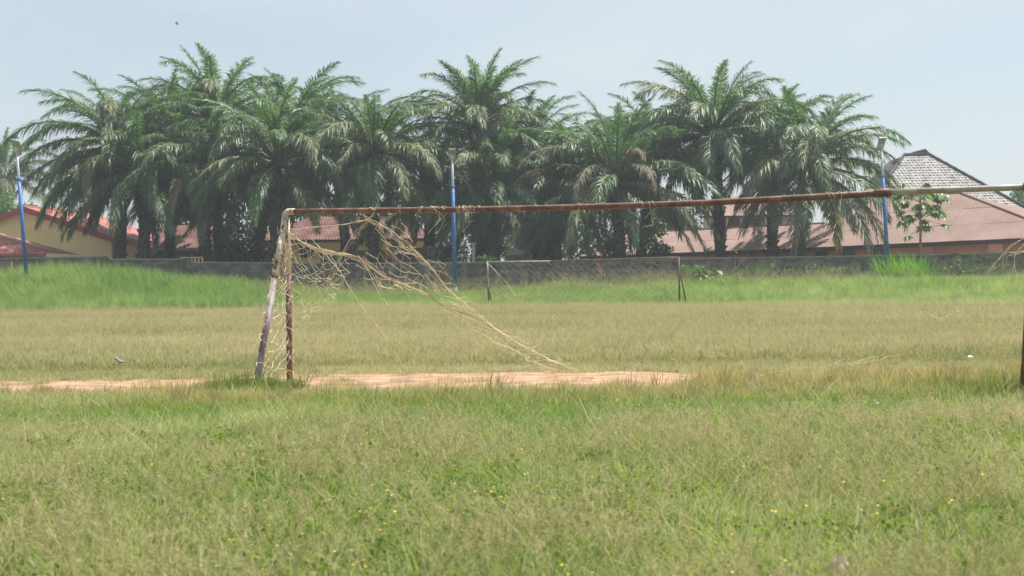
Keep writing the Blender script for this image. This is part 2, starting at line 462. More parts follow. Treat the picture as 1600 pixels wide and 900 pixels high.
# ------------------------------------------------------------------ buildings
GB = 0.6    # ground level behind the wall
def roof_plane(root, A, B, C, D, mat, spacing=.2, rib=.03, courses=1, sheet=4.0, name='roof_sheet', th=.02):
    """ribbed sheets on the quad A (eave left) B (eave right) C (ridge right) D (ridge left)"""
    A, B, C, D = map(Vector, (A, B, C, D))
    e = (B - A).normalized()
    rr = (D - A) - e * (D - A).dot(e)
    n = e.cross(rr).normalized()
    if n.z < 0: n = -n
    uL = lambda t: (D - A).dot(e) * t
    uR = lambda t: (B - A).length + ((C - A).dot(e) - (B - A).length) * t
    u0 = min(0, uL(1)); u1 = max(uR(0), uR(1))
    step = spacing / 2
    ncol = int((u1 - u0) / step) + 1
    per = max(2, int(sheet / step) // 2 * 2)
    for c in range(courses):
        t0, t1 = c / courses, (c + 1) / courses
        tl = max(0, t0 - .015)
        for s0 in range(0, ncol, per):
            m = MB()
            jit = rnd.uniform(0, .012)
            ok = False
            vs = []
            for k in range(s0, min(s0 + per, ncol) + 1):
                u = u0 + k * step
                lo_, hi_ = tl, t1
                if u < uL(t1) - 1e-6: hi_ = min(hi_, u / max(1e-6, (D - A).dot(e)))
                if u > uR(t1) + 1e-6: hi_ = min(hi_, (uR(0) - u) / max(1e-6, uR(0) - uR(1)))
                if u < uL(tl) - 1e-6 and (D - A).dot(e) < 0: lo_ = max(lo_, u / (D - A).dot(e))
                if u > uR(tl) + 1e-6 and uR(1) > uR(0): lo_ = max(lo_, (u - uR(0)) / (uR(1) - uR(0)))
                if hi_ <= lo_ + 1e-4:
                    vs.append(None); continue
                lift = n * ((rib if k % 2 else 0) + jit)
                vs.append((A + rr * lo_ + e * u + lift + n * (.014 if c else 0), A + rr * hi_ + e * u + lift))
            for a, b in zip(vs[:-1], vs[1:]):
                if a and b: m.quad(a[0], b[0], b[1], a[1])
            if m.f: m.build(name, mat, root)

def slab(root, pts, th, mat, name):
    """a closed slab: polygon pts thickened by vector th"""
    m = MB(); n = len(pts)
    pts = [Vector(p) for p in pts]; th = Vector(th)
    m.v += pts + [p + th for p in pts]
    m.f.append(tuple(range(n))[::-1]); m.f.append(tuple(range(n, 2 * n)))
    for k in range(n): m.f.append((k, (k + 1) % n, n + (k + 1) % n, n + k))
    return m.build(name, mat, root)

def window(root, c, wdt, hgt, face=-1, pane='glass', bars=0, mat='frame', dirx=Vector((1, 0, 0))):
    """recessed pane with a frame round it, facing the camera side"""
    c = Vector(c); d = Vector(dirx).normalized(); n = Vector((d.y, -d.x, 0))
    f = MB()
    rz = math.atan2(d.y, d.x)
    t = .07
    for s in (-1, 1):
        f.box(c + d * (s * wdt / 2) + n * .03, (t, .1, hgt + t), rz)
        f.box(c + Vector((0, 0, s * hgt / 2)) + n * .032, (wdt - t, .09, t), rz)
    for k in range(bars):
        f.box(c + d * (wdt * ((k + 1) / (bars + 1) - .5)) + n * .03, (.03, .05, hgt - t), rz)
    fo = f.build('window', M[mat], root)
    p = MB(); p.box(c + n * .012, (wdt - t, .03, hgt - t), rz)
    p.build('pane', M[pane], fo)
    return fo

def strip(root, a, b, h, th, mat, name, drop=True):
    """fascia board / ridge cap along a>b"""
    a, b = Vector(a), Vector(b)
    d = (b - a).normalized(); s = Vector((d.y, -d.x, 0))
    if s.length < 1e-6: s = Vector((1, 0, 0))
    s = s.normalized() * th; z = Vector((0, 0, h))
    m = MB(); m.hexa([a, b, b + s, a + s, a + z, b + z, b + s + z, a + s + z])
    return m.build(name, M[mat], root)

def cap_line(root, a, b, r, mat, name='ridge_cap'):
    m = MB(); m.tube([a, b], r, 6); return m.build(name, M[mat], root)

def house_yellow_gable():
    # gable end towards the field, ridge running back to the right
    ang = R(-9)
    dx = Vector((math.cos(ang), math.sin(ang), 0)); dy = Vector((-math.sin(ang), math.cos(ang), 0))
    c = P(174, 371, 99)
    C = Vector((c.x, c.y, 0)); wdt, dep, ez = 12.6, 10.0, c.z
    rise = P(40, 326, 100.4).z - ez
    root = thing('yellow_gable_house', (C.x, C.y, GB), 'large yellow house with a red gable roof behind the leftmost palms', 'house')
    Lf = C - dx * wdt
    up = lambda p, z: Vector((p.x, p.y, z))
    mid = C - dx * wdt / 2
    m = MB()
    # gable wall: pentagon slab
    pts = [up(Lf, GB - .5), up(C, GB - .5), up(C, ez), up(mid, ez + rise - .05), up(Lf, ez)]
    slab(root, pts, dy * .25, M['yellow'], 'gable_wall')
    m.wall(C + dy * .252, C + dy * dep, GB - .5, ez, .25); m.build('wall', M['yellow'], root)
    m = MB(); m.wall(Lf + dy * dep, Lf + dy * .252, GB - .5, ez, .25); m.build('wall', M['yellow'], root)
    m = MB(); m.wall(C + dy * dep, Lf + dy * dep, GB - .5, ez, .25); m.build('wall', M['yellow'], root)
    o = .55
    sl = rise / (wdt / 2)
    E = lambda p, side, t: up(p, 0)
    eR0 = up(C + dx * o - dy * o, ez - sl * o + .08); eR1 = up(C + dx * o + dy * (dep + o), ez - sl * o + .08)
    r0 = up(mid - dy * o, ez + rise + .08); r1 = up(mid + dy * (dep + o), ez + rise + .08)
    eL0 = up(Lf - dx * o - dy * o, ez - sl * o + .08); eL1 = up(Lf - dx * o + dy * (dep + o), ez - sl * o + .08)
    roof_plane(root, eR0, eR1, r1, r0, M['redroof'], spacing=.3, rib=.035, courses=2, sheet=3)
    roof_plane(root, eL1, eL0, r0, r1, M['redroof'], spacing=.3, rib=.035, courses=2, sheet=3)
    cap_line(root, r0 + Vector((0, 0, .03)), r1 + Vector((0, 0, .03)), .1, 'redroof')
    for a, b in ((eR0, r0), (eL0, r0)):
        dn = Vector((0, 0, -.34))
        slab(root, [a + Vector((0, 0, .05)), b + Vector((0, 0, .05)), b + dn, a + dn], -dy * .06, M['trimred'], 'verge_board')
    slab(root, [eR0 + Vector((0, 0, -.02)), eR1 + Vector((0, 0, -.02)), eR1 + Vector((0, 0, -.28)), eR0 + Vector((0, 0, -.28))], dx * .05, M['trimred'], 'fascia')
    # small vent in the gable, seen as a mark
    p = P(46, 375, 100.6)
    window(root, mid + Vector((0, 0, ez * .78)) + dx * .15, .5, .3, pane='greywall', mat='yellow', dirx=dx)
    window(root, C + dy * 4.6 + Vector((0, 0, ez - 1.6)), 1.2, 1.0, dirx=dy, bars=2)
    window(root, C + dy * 7.8 + Vector((0, 0, ez - 1.6)), 1.2, 1.0, dirx=dy, bars=2)
house_yellow_gable()

def house_red_corner():
    ez = P(40, 396, 89).z
    root = thing('red_roof_outbuilding', (P(0, 420, 92).x, 92, GB), 'low building with a pinkish red hipped roof at the left end of the wall', 'house')
    A = P(-230, 391, 89.0); B = P(72, 397.5, 89.0)
    A.z = B.z = ez
    ridge_z = P(-40, 352, 92.5).z
    ap = Vector((P(-48, 352, 92.4).x, 92.4, ridge_z)); ap0 = Vector((A.x + 3.4, 92.4, ridge_z))
    Bb = Vector((B.x, 95.8, ez)); Ab = Vector((A.x, 95.8, ez))
    roof_plane(root, A, B, ap, ap0, M['redroof'], spacing=.3, rib=.03, courses=2, sheet=3)
    roof_plane(root, B, Bb, ap, ap + Vector((0, .02, 0)), M['redroof'], spacing=.3, rib=.03, courses=2, sheet=3)
    cap_line(root, B, ap, .07, 'redroof')
    slab(root, [A + Vector((0, -.02, .0)), B + Vector((0, -.02, .0)), B + Vector((0, -.02, -.16)), A + Vector((0, -.02, -.16))], (0, .05, 0), M['trimred'], 'fascia')
    slab(root, [A + Vector((0, .12, -.165)), B + Vector((-.1, .12, -.165)), B + Vector((-.1, .12, -.3)), A + Vector((0, .12, -.3))], (0, .05, 0), M['trimdark'], 'soffit_board')
    m = MB()
    a, b = Vector((A.x, 89.7, 0)), Vector((B.x - .7, 89.7, 0))
    m.wall(a, b, GB - .5, ez - .2, .2); m.wall((b.x, 89.902), (b.x, 95.2), GB - .5, ez - .2, .2)
    m.build('wall', M['brownwall'], root)
    window(root, Vector((B.x - 2.4, 89.7, ez - .9)), 1.0, .8)
house_red_corner()

def house_grey_low():
    d = 104
    root = thing('grey_outhouse', (P(300, 400, d).x, d, GB), 'low grey outhouse with a brown sheet roof between palm trunks', 'house')
    A, B = P(232, 384, d), P(352, 386.5, d)
    ez = B.z; A.z = B.z = ez
    rz = P(300, 352, d + 3.5).z
    roof_plane(root, A, B, Vector((B.x, d + 4, rz)), Vector((A.x, d + 4, rz)), M['rustroof'], spacing=.24, rib=.03, courses=2, sheet=2.6)
    slab(root, [A + Vector((0, -.03, -.01)), B + Vector((0, -.03, -.01)), B + Vector((0, -.03, -.2)), A + Vector((0, -.03, -.2))], (0, .05, 0), M['trimpale'], 'fascia')
    m = MB(); m.wall((A.x + .4, d + .7), (B.x - .4, d + .7), GB - .5, ez - .05, .2); m.wall((B.x - .4, d + .902), (B.x - .4, d + 7), GB - .5, ez - .05, .2)
    m.wall((A.x + .6, d + 7), (A.x + .6, d + .902), GB - .5, ez - .05, .2)
    m.build('wall', M['greywall'], root)
    window(root, Vector((A.x + 2.4, d + .7, ez - .9)), 1.1, .8, bars=2)
    # yellow barred parapet standing in the sun beside the wall
    q = P(299, 409, 88)
    r2 = thing('yellow_railing', (q.x, 88, GB), 'short sunlit yellow balustrade with upright bars seen over the wall between palm trunks', 'railing')
    a, b = P(282, 409, 88), P(316, 409, 88)
    zt = P(300, 401.5, 88).z
    m = MB(); m.wall(a, b, GB - .4, P(300, 409.5, 88).z, .15); m.build('base_wall', M['yellow2'], r2)
    m = MB(); m.wall((a.x, 87.98), (b.x, 87.98), zt - .06, zt, .19); m.build('top_rail', M['yellow2'], r2)
    n = 6
    for k in range(n + 1):
        x = a.x + (b.x - a.x) * k / n
        m = MB(); m.box((x, 88.07, (zt - .06 + P(300, 409.5, 88).z) / 2), (.09, .09, zt - .06 - P(300, 409.5, 88).z)); m.build('baluster', M['yellow2'], r2)
house_grey_low()

def house_ochre():
    d = 108
    A, B = P(388, 371, d), P(692, 373.5, d)
    ez = (P(690, 373.5, d).z + P(500, 373, d).z) / 2; A.z = B.z = ez
    root = thing('ochre_house', (P(560, 390, d).x, d, GB), 'ochre yellow bungalow with a rusty red hipped roof seen through the goal net', 'house')
    rz = P(560, 338, d + 5).z
    D = Vector((A.x + 4.2, d + 5, rz)); C = Vector((B.x - 4.2, d + 5, rz))
    roof_plane(root, A, B, C, D, M['rustroof'], spacing=.24, rib=.03, courses=3, sheet=2.8)
    Bb = Vector((B.x, d + 10, ez)); Ab = Vector((A.x, d + 10, ez))
    roof_plane(root, B, Bb, C + Vector((0, .01, 0)), C, M['rustroof'], spacing=.24, rib=.03, courses=3, sheet=5)
    roof_plane(root, Ab, A, D, D + Vector((0, .01, 0)), M['rustroof'], spacing=.24, rib=.03, courses=3, sheet=5)
    roof_plane(root, Bb, Ab, D, C, M['rustroof'], spacing=.24, rib=.03, courses=1, sheet=5)
    cap_line(root, B, C, .08, 'rustroof'); cap_line(root, A, D, .08, 'rustroof'); cap_line(root, D, C, .08, 'rustroof')
    slab(root, [A + Vector((0, -.03, 0)), B + Vector((0, -.03, 0)), B + Vector((0, -.03, -.2)), A + Vector((0, -.03, -.2))], (0, .06, 0), M['trimdark'], 'fascia')
    slab(root, [A + Vector((0, .035, -.05)), B + Vector((0, .035, -.05)), Bb + Vector((0, -.9, -.05)), Ab + Vector((0, -.9, -.05))], (0, 0, -.03), M['trimdark'], 'soffit')
    x0, x1 = A.x + .4, P(676, 390, d + 1).x
    m = MB(); m.wall((x0, d + .35), (x1, d + .35), GB - .5, ez - .09, .25); m.wall((x1, d + .602), (x1, d + 9), GB - .5, ez - .09, .25)
    m.wall((x0, d + 9), (x0, d + .602), GB - .5, ez - .09, .25)
    m.build('wall', M['yellow2'], root)
    wz = P(560, 388, d).z
    for px in (440, 478, 547, 622):
        window(root, Vector((P(px, 388, d + .35).x, d + .35, wz - .15)), 1.1, 1.0, bars=2)
    # porch column, corner pier
    p = P(627, 380, d + .3)
    m = MB(); m.box((p.x, d + .16, (ez - .1 + GB) / 2), (.4, .3, ez - .1 - GB)); m.build('porch_pier', M['yellow2'], root)
    # compound wall, gate and gate posts in front
    d2 = 95
    r2 = thing('compound_wall', (P(650, 405, d2).x, d2, GB), 'brown block compound wall with pale gate pillars in front of the ochre house', 'wall')
    def seg(pa, pb, yt, mat, nm, dd=d2, th=.2):
        a, b = P(pa, yt, dd), P(pb, yt, dd)
        m = MB(); m.wall((a.x, dd), (b.x, dd), GB - .4, a.z, th); m.build(nm, M[mat], r2)
    seg(500, 612, 392, 'brownwall', 'wall_panel')
    seg(630.5, 666.5, 387, 'brownwall', 'wall_panel')
    seg(667, 680, 384, 'concrete', 'pillar', d2 - .1, .4)
    seg(680.6, 684.5, 386, 'rust', 'post', d2, .12)
    seg(685, 699, 384.5, 'concrete', 'pillar', d2 + .05, .3)
    g = thing('metal_gate', (P(621, 405, d2).x, d2, GB), 'blue grey barred metal gate in the brown compound wall', 'gate')
    a, b = P(612.6, 388.5, d2), P(630, 388.5, d2)
    m = MB()
    for zc in (a.z, (a.z + GB) / 2, GB + .1): m.box(((a.x + b.x) / 2, d2 + .1, zc), (b.x - a.x, .06, .07))
    m.build('gate_frame', M['bluegate'], g)
    for k in range(8):
        x = a.x + (b.x - a.x) * (k + .5) / 8
        m = MB(); m.box((x, d2 + .1, (a.z + GB) / 2), (.035, .035, a.z - GB)); m.build('bar', M['bluegate'], g)
    m = MB(); m.box(((a.x + b.x) / 2, d2 + .16, (a.z + GB) / 2), (b.x - a.x - .02, .012, a.z - GB - .1)); m.build('sheet', M['bluegate'], g)
house_ochre()

def house_salmon():
    # long low salmon building with brown corrugated roof: lower left wing, taller right wing
    root = thing('salmon_building', (P(1400, 395, 92).x, 92, GB), 'long salmon walled building under a brown corrugated roof on the right behind the wall', 'building')
    A, Bm, B = P(905, 400.5, 112), P(1268, 387, 97), P(1690, 368.5, 86)
    d = (B - A); d.z = 0; d.normalize(); n = Vector((-d.y, d.x, 0))
    # right wing
    E0 = P(1225, 389, 98.4); E1 = P(1672, 369, 86.4)
    dr = (E1 - E0); dr.normalize()
    hz0 = P(1310, 302, 103.5); hz1 = P(1497, 301, 97.6)
    up = Vector((0, 0, 1))
    base = lambda t: E0 + (E1 - E0) * t
    rise = hz1.z - base(.6).z
    depth = 7.0
    run = n * depth + Vector((0, 0, rise))
    t1 = ((hz1 - E0 - run).dot(dr)) / (E1 - E0).length
    C = E0 + dr * ((hz1 - E0 - run).dot(dr)) + run
    D = E0 + dr * 3.2 + run
    roof_plane(root, E0, E1, C, D, M['brownroof'], spacing=.2, rib=.035, courses=3, sheet=2.4)
    K1 = E1 + n * depth * 2; K0 = E0 + n * depth * 2
    roof_plane(root, E1, K1, C + n * .01, C, M['brownroof'], spacing=.2, rib=.03, courses=3, sheet=5)
    roof_plane(root, K0, E0, D, D + n * .01, M['brownroof'], spacing=.2, rib=.03, courses=3, sheet=5)
    roof_plane(root, K1, K0, D, C, M['brownroof'], spacing=.4, rib=.03, courses=1, sheet=8)
    cap_line(root, E1 + up * .05, C + up * .05, .09, 'brownroof'); cap_line(root, D + up * .05, C + up * .05, .09, 'brownroof'); cap_line(root, E0 + up * .05, D + up * .05, .09, 'brownroof')
    slab(root, [E0 - up * .0, E1 - up * .0, E1 - up * .27, E0 - up * .27], n * .06, M['trimdark'], 'fascia')
    slab(root, [E0 + n * .07 - up * .1, E1 + n * .07 - up * .1, E1 + n * 1.2 - up * .1, E0 + n * 1.2 - up * .1], up * -.03, M['trimdark'], 'soffit')
    w0, w1 = E0 + n * .9 + dr * .6, E1 + n * .9 - dr * .6
    m = MB(); m.wall(w0, w1, GB - .6, (w0.z - .13, w1.z - .13), .25); m.build('wall', M['salmon'], root)
    for px in (1284, 1326, 1376, 1448, 1556):
        t = ((P(px, 392, 94) - CAM))
        # intersect view ray with wall plane
        den = n.dot(t); k = n.dot(w0 - CAM) / den
        q = CAM + t * k
        window(root, Vector((q.x, q.y, P(px, 395.0 - (px - 1284) * .03, q.y).z)), .85, .55, bars=0, mat='trimdark' if px < 1400 else 'concrete', dirx=dr, pane='glass' if px < 1400 else 'salmon')
    # left wing
    F0 = A; F1 = E0 - dr * .05
    fr = (F1 - F0).normalized(); n2 = Vector((-fr.y, fr.x, 0)).normalized()
    rz = P(1160, 355.5, 106).z
    run2 = n2 * 5.2 + up * (rz - (F0.z + F1.z) / 2)
    roof_plane(root, F0, F1, F1 + run2, F0 + run2, M['brownroof'], spacing=.2, rib=.03, courses=2, sheet=2.4)
    roof_plane(root, F1 + n2 * 10.4, F0 + n2 * 10.4, F0 + run2, F1 + run2, M['brownroof'], spacing=.4, rib=.03, courses=1, sheet=8)
    cap_line(root, F0 + run2 + up * .05, F1 + run2 + up * .05, .08, 'brownroof')
    slab(root, [F0, F1, F1 - up * .27, F0 - up * .27], n2 * .06, M['trimdark'], 'fascia')
    u0, u1 = F0 + n2 * .9 + fr * .5, F1 + n2 * .9
    m = MB(); m.wall(u0, u1, GB - .6, (u0.z - .13, u1.z - .13), .25); m.build('wall', M['salmon'], root)
    for k in (.2, .45, .62, .8):
        q = u0.lerp(u1, k); window(root, Vector((q.x, q.y, q.z - .85)), .9, .55, mat='trimdark', dirx=fr)
house_salmon()

def house_upper():
    d = 122
    root = thing('upstairs_house', (P(1165, 360, d).x, d, GB), 'pale upper storey house with maroon shutter and brown roof rising behind the low corrugated roof', 'house')
    A, B = P(1092, 337.5, d), P(1262, 335, d)
    A.z = B.z = (A.z + B.z) / 2
    rz = P(1170, 306, d + 4).z
    roof_plane(root, A, B, Vector((B.x - 2, d + 4.5, rz)), Vector((A.x + 2, d + 4.5, rz)), M['brownroof'], spacing=.24, rib=.03, courses=2, sheet=2.6)
    slab(root, [A, B, B - Vector((0, 0, .16)), A - Vector((0, 0, .16))], (0, .06, 0), M['trimdark'], 'fascia')
    m = MB(); m.wall((A.x + .5, d + .7), (B.x - .5, d + .7), GB - .5, A.z - .05, .25); m.wall((B.x - .5, d + .952), (B.x - .5, d + 8), GB - .5, A.z - .05, .25); m.build('wall', M['offwhite'], root)
    for px, pane in ((1147, 'maroon'), (1178, 'glass'), (1212, 'glass')):
        p = P(px, 350, d + .7)
        window(root, Vector((p.x, d + .7, p.z)), .9 if px < 1160 else 1.2, 1.0, pane=pane, mat='maroon' if px < 1160 else 'galv', bars=0)
house_upper()

def house_tiled():
    root = thing('tiled_roof_house', (P(1480, 380, 118).x, 118, GB), 'tall house with a glinting grey stone coated tile roof rising behind the brown corrugated roof', 'house')
    dE = 112.0; dR = 118.5
    A, B = P(1352, 322, dE), P(1612, 338, dE)
    A.z = B.z = (A.z + B.z) / 2 - .15
    D = P(1413, 246, dR); C = P(1452, 240, dR); D.z = C.z = (C.z + D.z) / 2
    D.y = C.y = dR
    A.y = B.y = dE
    Br = Vector((P(1612, 338, dE).x, dE, A.z))
    def tiles(A, B, C, D, ncourse, tw, nm, mat):
        A, B, C, D = map(Vector, (A, B, C, D))
        e = (B - A).normalized(); rr = (D - A) - e * (D - A).dot(e); n = e.cross(rr).normalized()
        if n.z < 0: n = -n
        uLt = lambda t: (D - A).dot(e) * t
        uRt = lambda t: (B - A).length + ((C - A).dot(e) - (B - A).length) * t
        m = MB(); rl = rr.normalized()
        for c in range(ncourse):
            t0, t1 = c / ncourse, (c + 1) / ncourse
            ul, ur = uLt((t0 + t1) / 2), uRt((t0 + t1) / 2)
            k = ul
            while k < ur - .02:
                w_ = min(tw, ur - k)
                j = [rnd.uniform(0, .035) for _ in range(4)]
                a = A + rr * t0 + e * (k + .008); b = A + rr * t0 + e * (k + w_ - .008)
                c2 = A + rr * t1 + e * (k + w_ - .008); d2 = A + rr * t1 + e * (k + .008)
                hN = n * .035
                pa, pb, pc, pd = a + hN + n * j[0], b + hN + n * j[1], c2 + n * j[2], d2 + n * j[3]
                mid0 = (pa + pb) / 2 + n * .022; mid1 = (pc + pd) / 2 + n * .018
                m.quad(pa, mid0, mid1, pd); m.quad(mid0, pb, pc, mid1); m.quad(a, b, pb, mid0, pa)
                k += tw
        o = m.build(nm, mat, root); o['kind'] = 'stuff'
    tiles(A, B, C, D, 22, .30, 'roof_tiles', M['tile'])
    Bk = Vector((B.x, dE + 13, B.z)); Ak = Vector((A.x, dE + 13, A.z))
    tiles(B, Bk, C + Vector((0, .01, 0)), C, 22, .30, 'roof_tiles', M['tile'])
    tiles(Ak, A, D, D + Vector((0, .01, 0)), 22, .30, 'roof_tiles', M['tile_ridge_shade'])  # left hip turned from the sun: shade put into a darker tile colour
    up = Vector((0, 0, 1))
    # stepped dark ridge caps
    for (a, b) in ((B, C), (A, D), (D, C)):
        for k in range(12):
            m = MB(); q0 = a.lerp(b, k / 12) + up * .10; q1 = a.lerp(b, (k + 1.04) / 12) + up * .14
            m.tube([q0, q1], .11, 6); m.build('ridge_tile', M['tile_ridge_shade'], root)
    # small gablet on the ridge
    g0, g1, g2 = P(1409, 246, dR - .05), P(1446, 232.5, dR), P(1455, 241, dR - .05)
    slab(root, [g0, g2, g1, P(1428, 237, dR)], (0, 3, 0), M['tile_ridge_shade'], 'gablet')
    # second hip to the left, behind; its shade is painted in as darker tile
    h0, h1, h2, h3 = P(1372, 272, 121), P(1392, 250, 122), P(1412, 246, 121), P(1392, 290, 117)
    slab(root, [h0, h3, h2, h1], (0, 4, -.5), M['tile_ridge_shade'], 'side_roof')
    slab(root, [A + Vector((0, 0, -.05)), B + Vector((0, 0, -.05)), B - up * .4, A - up * .4], (0, .08, 0), M['trimdark'], 'fascia')
    m = MB(); m.wall((A.x + .7, dE + .8), (B.x - .7, dE + .8), GB - .5, A.z - .1, .3); m.wall((B.x - .7, dE + 1.102), (B.x - .7, dE + 12), GB - .5, A.z - .1, .3)
    m.wall((A.x + .7, dE + 12), (A.x + .7, dE + 1.102), GB - .5, A.z - .1, .3)
    m.build('wall', M['offwhite'], root)
    for k in (.3, .55, .8):
        window(root, Vector((A.x + (B.x - A.x) * k, dE + .8, A.z - 1.5)), 1.3, 1.2, bars=1)
    # grey lean-to at the far right edge
    r2 = thing('grey_roof_annexe', (P(1600, 350, 104).x, 110, GB), 'grey sheet roofed annexe just right of the tiled house at the picture edge', 'building')
    a, b = P(1575, 352, 106), P(1720, 356, 106); a.z = b.z = P(1600, 353, 106).z
    z2 = P(1600, 334, 110).z
    roof_plane(r2, a, b, Vector((b.x, 110, z2)), Vector((a.x, 110, z2)), M['greywall'], spacing=.24, rib=.03, courses=1, sheet=3)
    m = MB(); m.wall((a.x + .3, 106.5), (b.x - .3, 106.5), GB - .5, a.z, .2); m.build('wall', M['offwhite'], r2)
house_tiled()

def small_stuff_behind_wall():
    d = 92
    p = P(815, 405, d)
    root = thing('grey_shed', (p.x, d, GB), 'small grey shed with a rounded white roof peeping over the wall under the palms', 'shed')
    a, b = P(790, 395, d), P(832, 395, d)
    m = MB(); m.box(((a.x + b.x) / 2, d + 1, (a.z + GB) / 2 - .1), (b.x - a.x - .1, 2, a.z - GB)); m.build('wall', M['greywall'], root)
    m = MB(); n = 9
    zt = P(815, 388, d).z
    for k in range(n):
        for (kk) in (0,):
            t0, t1 = k / n, (k + 1) / n
            f = lambda t: a.z + (zt - a.z) * math.sqrt(max(0, 1 - (2 * t - 1) ** 4)) - .1
            x0, x1 = a.x + (b.x - a.x) * t0, a.x + (b.x - a.x) * t1
            m.quad((x0, d - .1, f(t0)), (x1, d - .1, f(t1)), (x1, d + 2.2, f(t1)), (x0, d + 2.2, f(t0)))
            m.quad((x0, d - .1, a.z - .16), (x1, d - .1, a.z - .16), (x1, d - .1, f(t1)), (x0, d - .1, f(t0)))
    m.build('roof', M['galv'], root)
    q = P(740, 405, 88)
    root = thing('concrete_post', (q.x, 88, GB), 'pale concrete post standing behind the wall right of the middle lamp', 'post')
    zt = P(740, 381, 88).z
    m = MB(); m.box((q.x, 88, (zt + GB) / 2), (.2, .2, zt - GB)); m.build('shaft', M['concrete'], root)
    m = MB(); m.box((q.x, 88, zt + .03), (.28, .28, .08)); m.build('cap', M['concrete'], root)
small_stuff_behind_wall()

# ------------------------------------------------------------------ palms
def frond_mesh(name, elev, bend, seed, Lm=6.6, mat='frond', ll=1.25, npair=104, droop=.5):
    rs = np.random.RandomState(seed)
    n = 26
    s = np.linspace(0, 1, n)
    ang = np.radians(elev - bend * s ** 1.45)
    twist = rs.uniform(-.25, .25)
    px = np.concatenate([[0], np.cumsum(np.cos(ang[:-1]))]) * Lm / (n - 1)
    pz = np.concatenate([[0], np.cumsum(np.sin(ang[:-1]))]) * Lm / (n - 1)
    py = twist * s ** 2 * Lm * .18
    pts = np.stack([px, py, pz], -1)
    m = MB()
    m.tube([Vector(p) for p in pts[::3]], [0.085 * (1 - .88 * t) + .008 for t in s[::3]], 4)
    V, Fq, Ft = [], [], []
    base = 0
    for i in range(npair):
        t = .14 + .86 * (i + .5) / npair
        for side in (-1, 1):
            tt = min(1, max(0, t + rs.uniform(-.006, .006)))
            f = tt * (n - 1); k = min(int(f), n - 2); a = f - k
            p = pts[k] * (1 - a) + pts[k + 1] * a
            th = ang[k] * (1 - a) + ang[k + 1] * a
            tg = np.array([math.cos(th), 0, math.sin(th)]); nm = np.array([-math.sin(th), 0, math.cos(th)])
            sw = R(28 + 42 * tt + rs.uniform(-9, 9))
            el = rs.choice([-.25, .15, .55]) + rs.uniform(-.15, .15)
            d = np.array([0, side, 0]) * math.cos(sw) + tg * math.sin(sw) + nm * el * .7
            d /= np.linalg.norm(d)
            prof = (0.42 + .58 * min(1, (tt - .14) / .24)) * (1 - .62 * max(0, (tt - .5) / .5) ** 1.6)
            l = ll * prof * rs.uniform(.85, 1.12)
            dr = droop * rs.uniform(.6, 1.4)
            mid = p + d * l * .5 + np.array([0, 0, -1]) * l * dr * .16
            tip = p + d * l * (.95 - .2 * dr) + np.array([0, 0, -1]) * l * dr * .72
            wv = np.cross(d, nm); wv = wv / (np.linalg.norm(wv) + 1e-6)
            wv = wv * .8 + nm * rs.uniform(-.5, .5)
            hw = .037 * (0.7 + .3 * prof) * rs.uniform(.9, 1.2)
            b0, b1 = p - wv * hw * .5, p + wv * hw * .5
            m0, m1 = mid - wv * hw, mid + wv * hw
            V += [b0, b1, m1, m0, tip]
            Fq.append((base, base + 1, base + 2, base + 3)); Ft.append((base + 3, base + 2, base + 4)); base += 5
    nr = len(m.v)
    verts = np.concatenate([np.array([tuple(v) for v in m.v]), np.array(V)])
    rq = np.array([f for f in m.f if len(f) == 4 and True])
    me = np_mesh(name, verts, [rq, np.array(Fq) + nr, np.array(Ft) + nr], M[mat])
    me.materials.append(M['petiole'])
    mi = np.zeros(len(me.polygons), np.int32); mi[:len(rq)] = 1
    me.polygons.foreach_set('material_index', mi)
    return me

FR = {}
LEVELS = [(84, 44, .4), (73, 66, .45), (61, 78, .5), (47, 86, .6), (32, 86, .65), (17, 80, .7), (0, 68, .65), (-22, 48, .55)]
for i, (el, be, dr) in enumerate(LEVELS):
    for v in range(2):
        FR[(i, v, 'frond')] = frond_mesh('frond', el + (v * 6 - 3), be + v * 12 - 6, 100 + i * 7 + v, droop=dr)
    if i >= 3:
        FR[(i, 0, 'frond_old')] = frond_mesh('frond', el, be + 4, 300 + i, mat='frond_old', droop=dr)
    if i >= 3:
        FR[(i, 0, 'frond_dry')] = frond_mesh('frond', el, be + 14, 400 + i, mat='frond_dry', droop=dr * 1.2, npair=56, ll=1.0)

def trunk_mesh(path, r0, r1, seed, stubs=True):
    rs = random.Random(seed)
    m = MB()
    n = len(path)
    pts, rad = [], []
    for i in range(13):
        t = i / 12
        k = min(int(t * (n - 1)), n - 2); a = t * (n - 1) - k
        p = path[k].lerp(path[k + 1], a)
        pts.append(p); rad.append((r0 + (r1 - r0) * t) * (1 + .25 * max(0, 1 - t * 9)) * rs.uniform(.94, 1.06))
    m.tube(pts, rad, 10)
    if stubs:
        Ht = (path[-1] - path[0]).length
        N = int(Ht * 13)
        for i in range(N):
            t = (i + .5) / N
            k = min(int(t * 12), 11); a = t * 12 - k
            p = pts[k].lerp(pts[k + 1], a); r = rad[k]
            az = i * 2.39996 + rs.uniform(-.2, .2)
            d = Vector((math.cos(az), math.sin(az), 0)); s = Vector((-d.y, d.x, 0))
            ln = rs.uniform(.06, .2) * (1 + .8 * (t > .72)); w_ = .11
            b = p + d * r * .85
            m.hexa([b - s * w_ + Vector((0, 0, -.12)), b + s * w_ + Vector((0, 0, -.12)), b + s * w_ * .9 + Vector((0, 0, .1)), b - s * w_ * .9 + Vector((0, 0, .1)),
                    b + d * ln - s * w_ * .6 + Vector((0, 0, .10)), b + d * ln + s * w_ * .6 + Vector((0, 0, .10)), b + d * ln + s * w_ * .5 + Vector((0, 0, .22)), b + d * ln - s * w_ * .5 + Vector((0, 0, .22))])
    return m

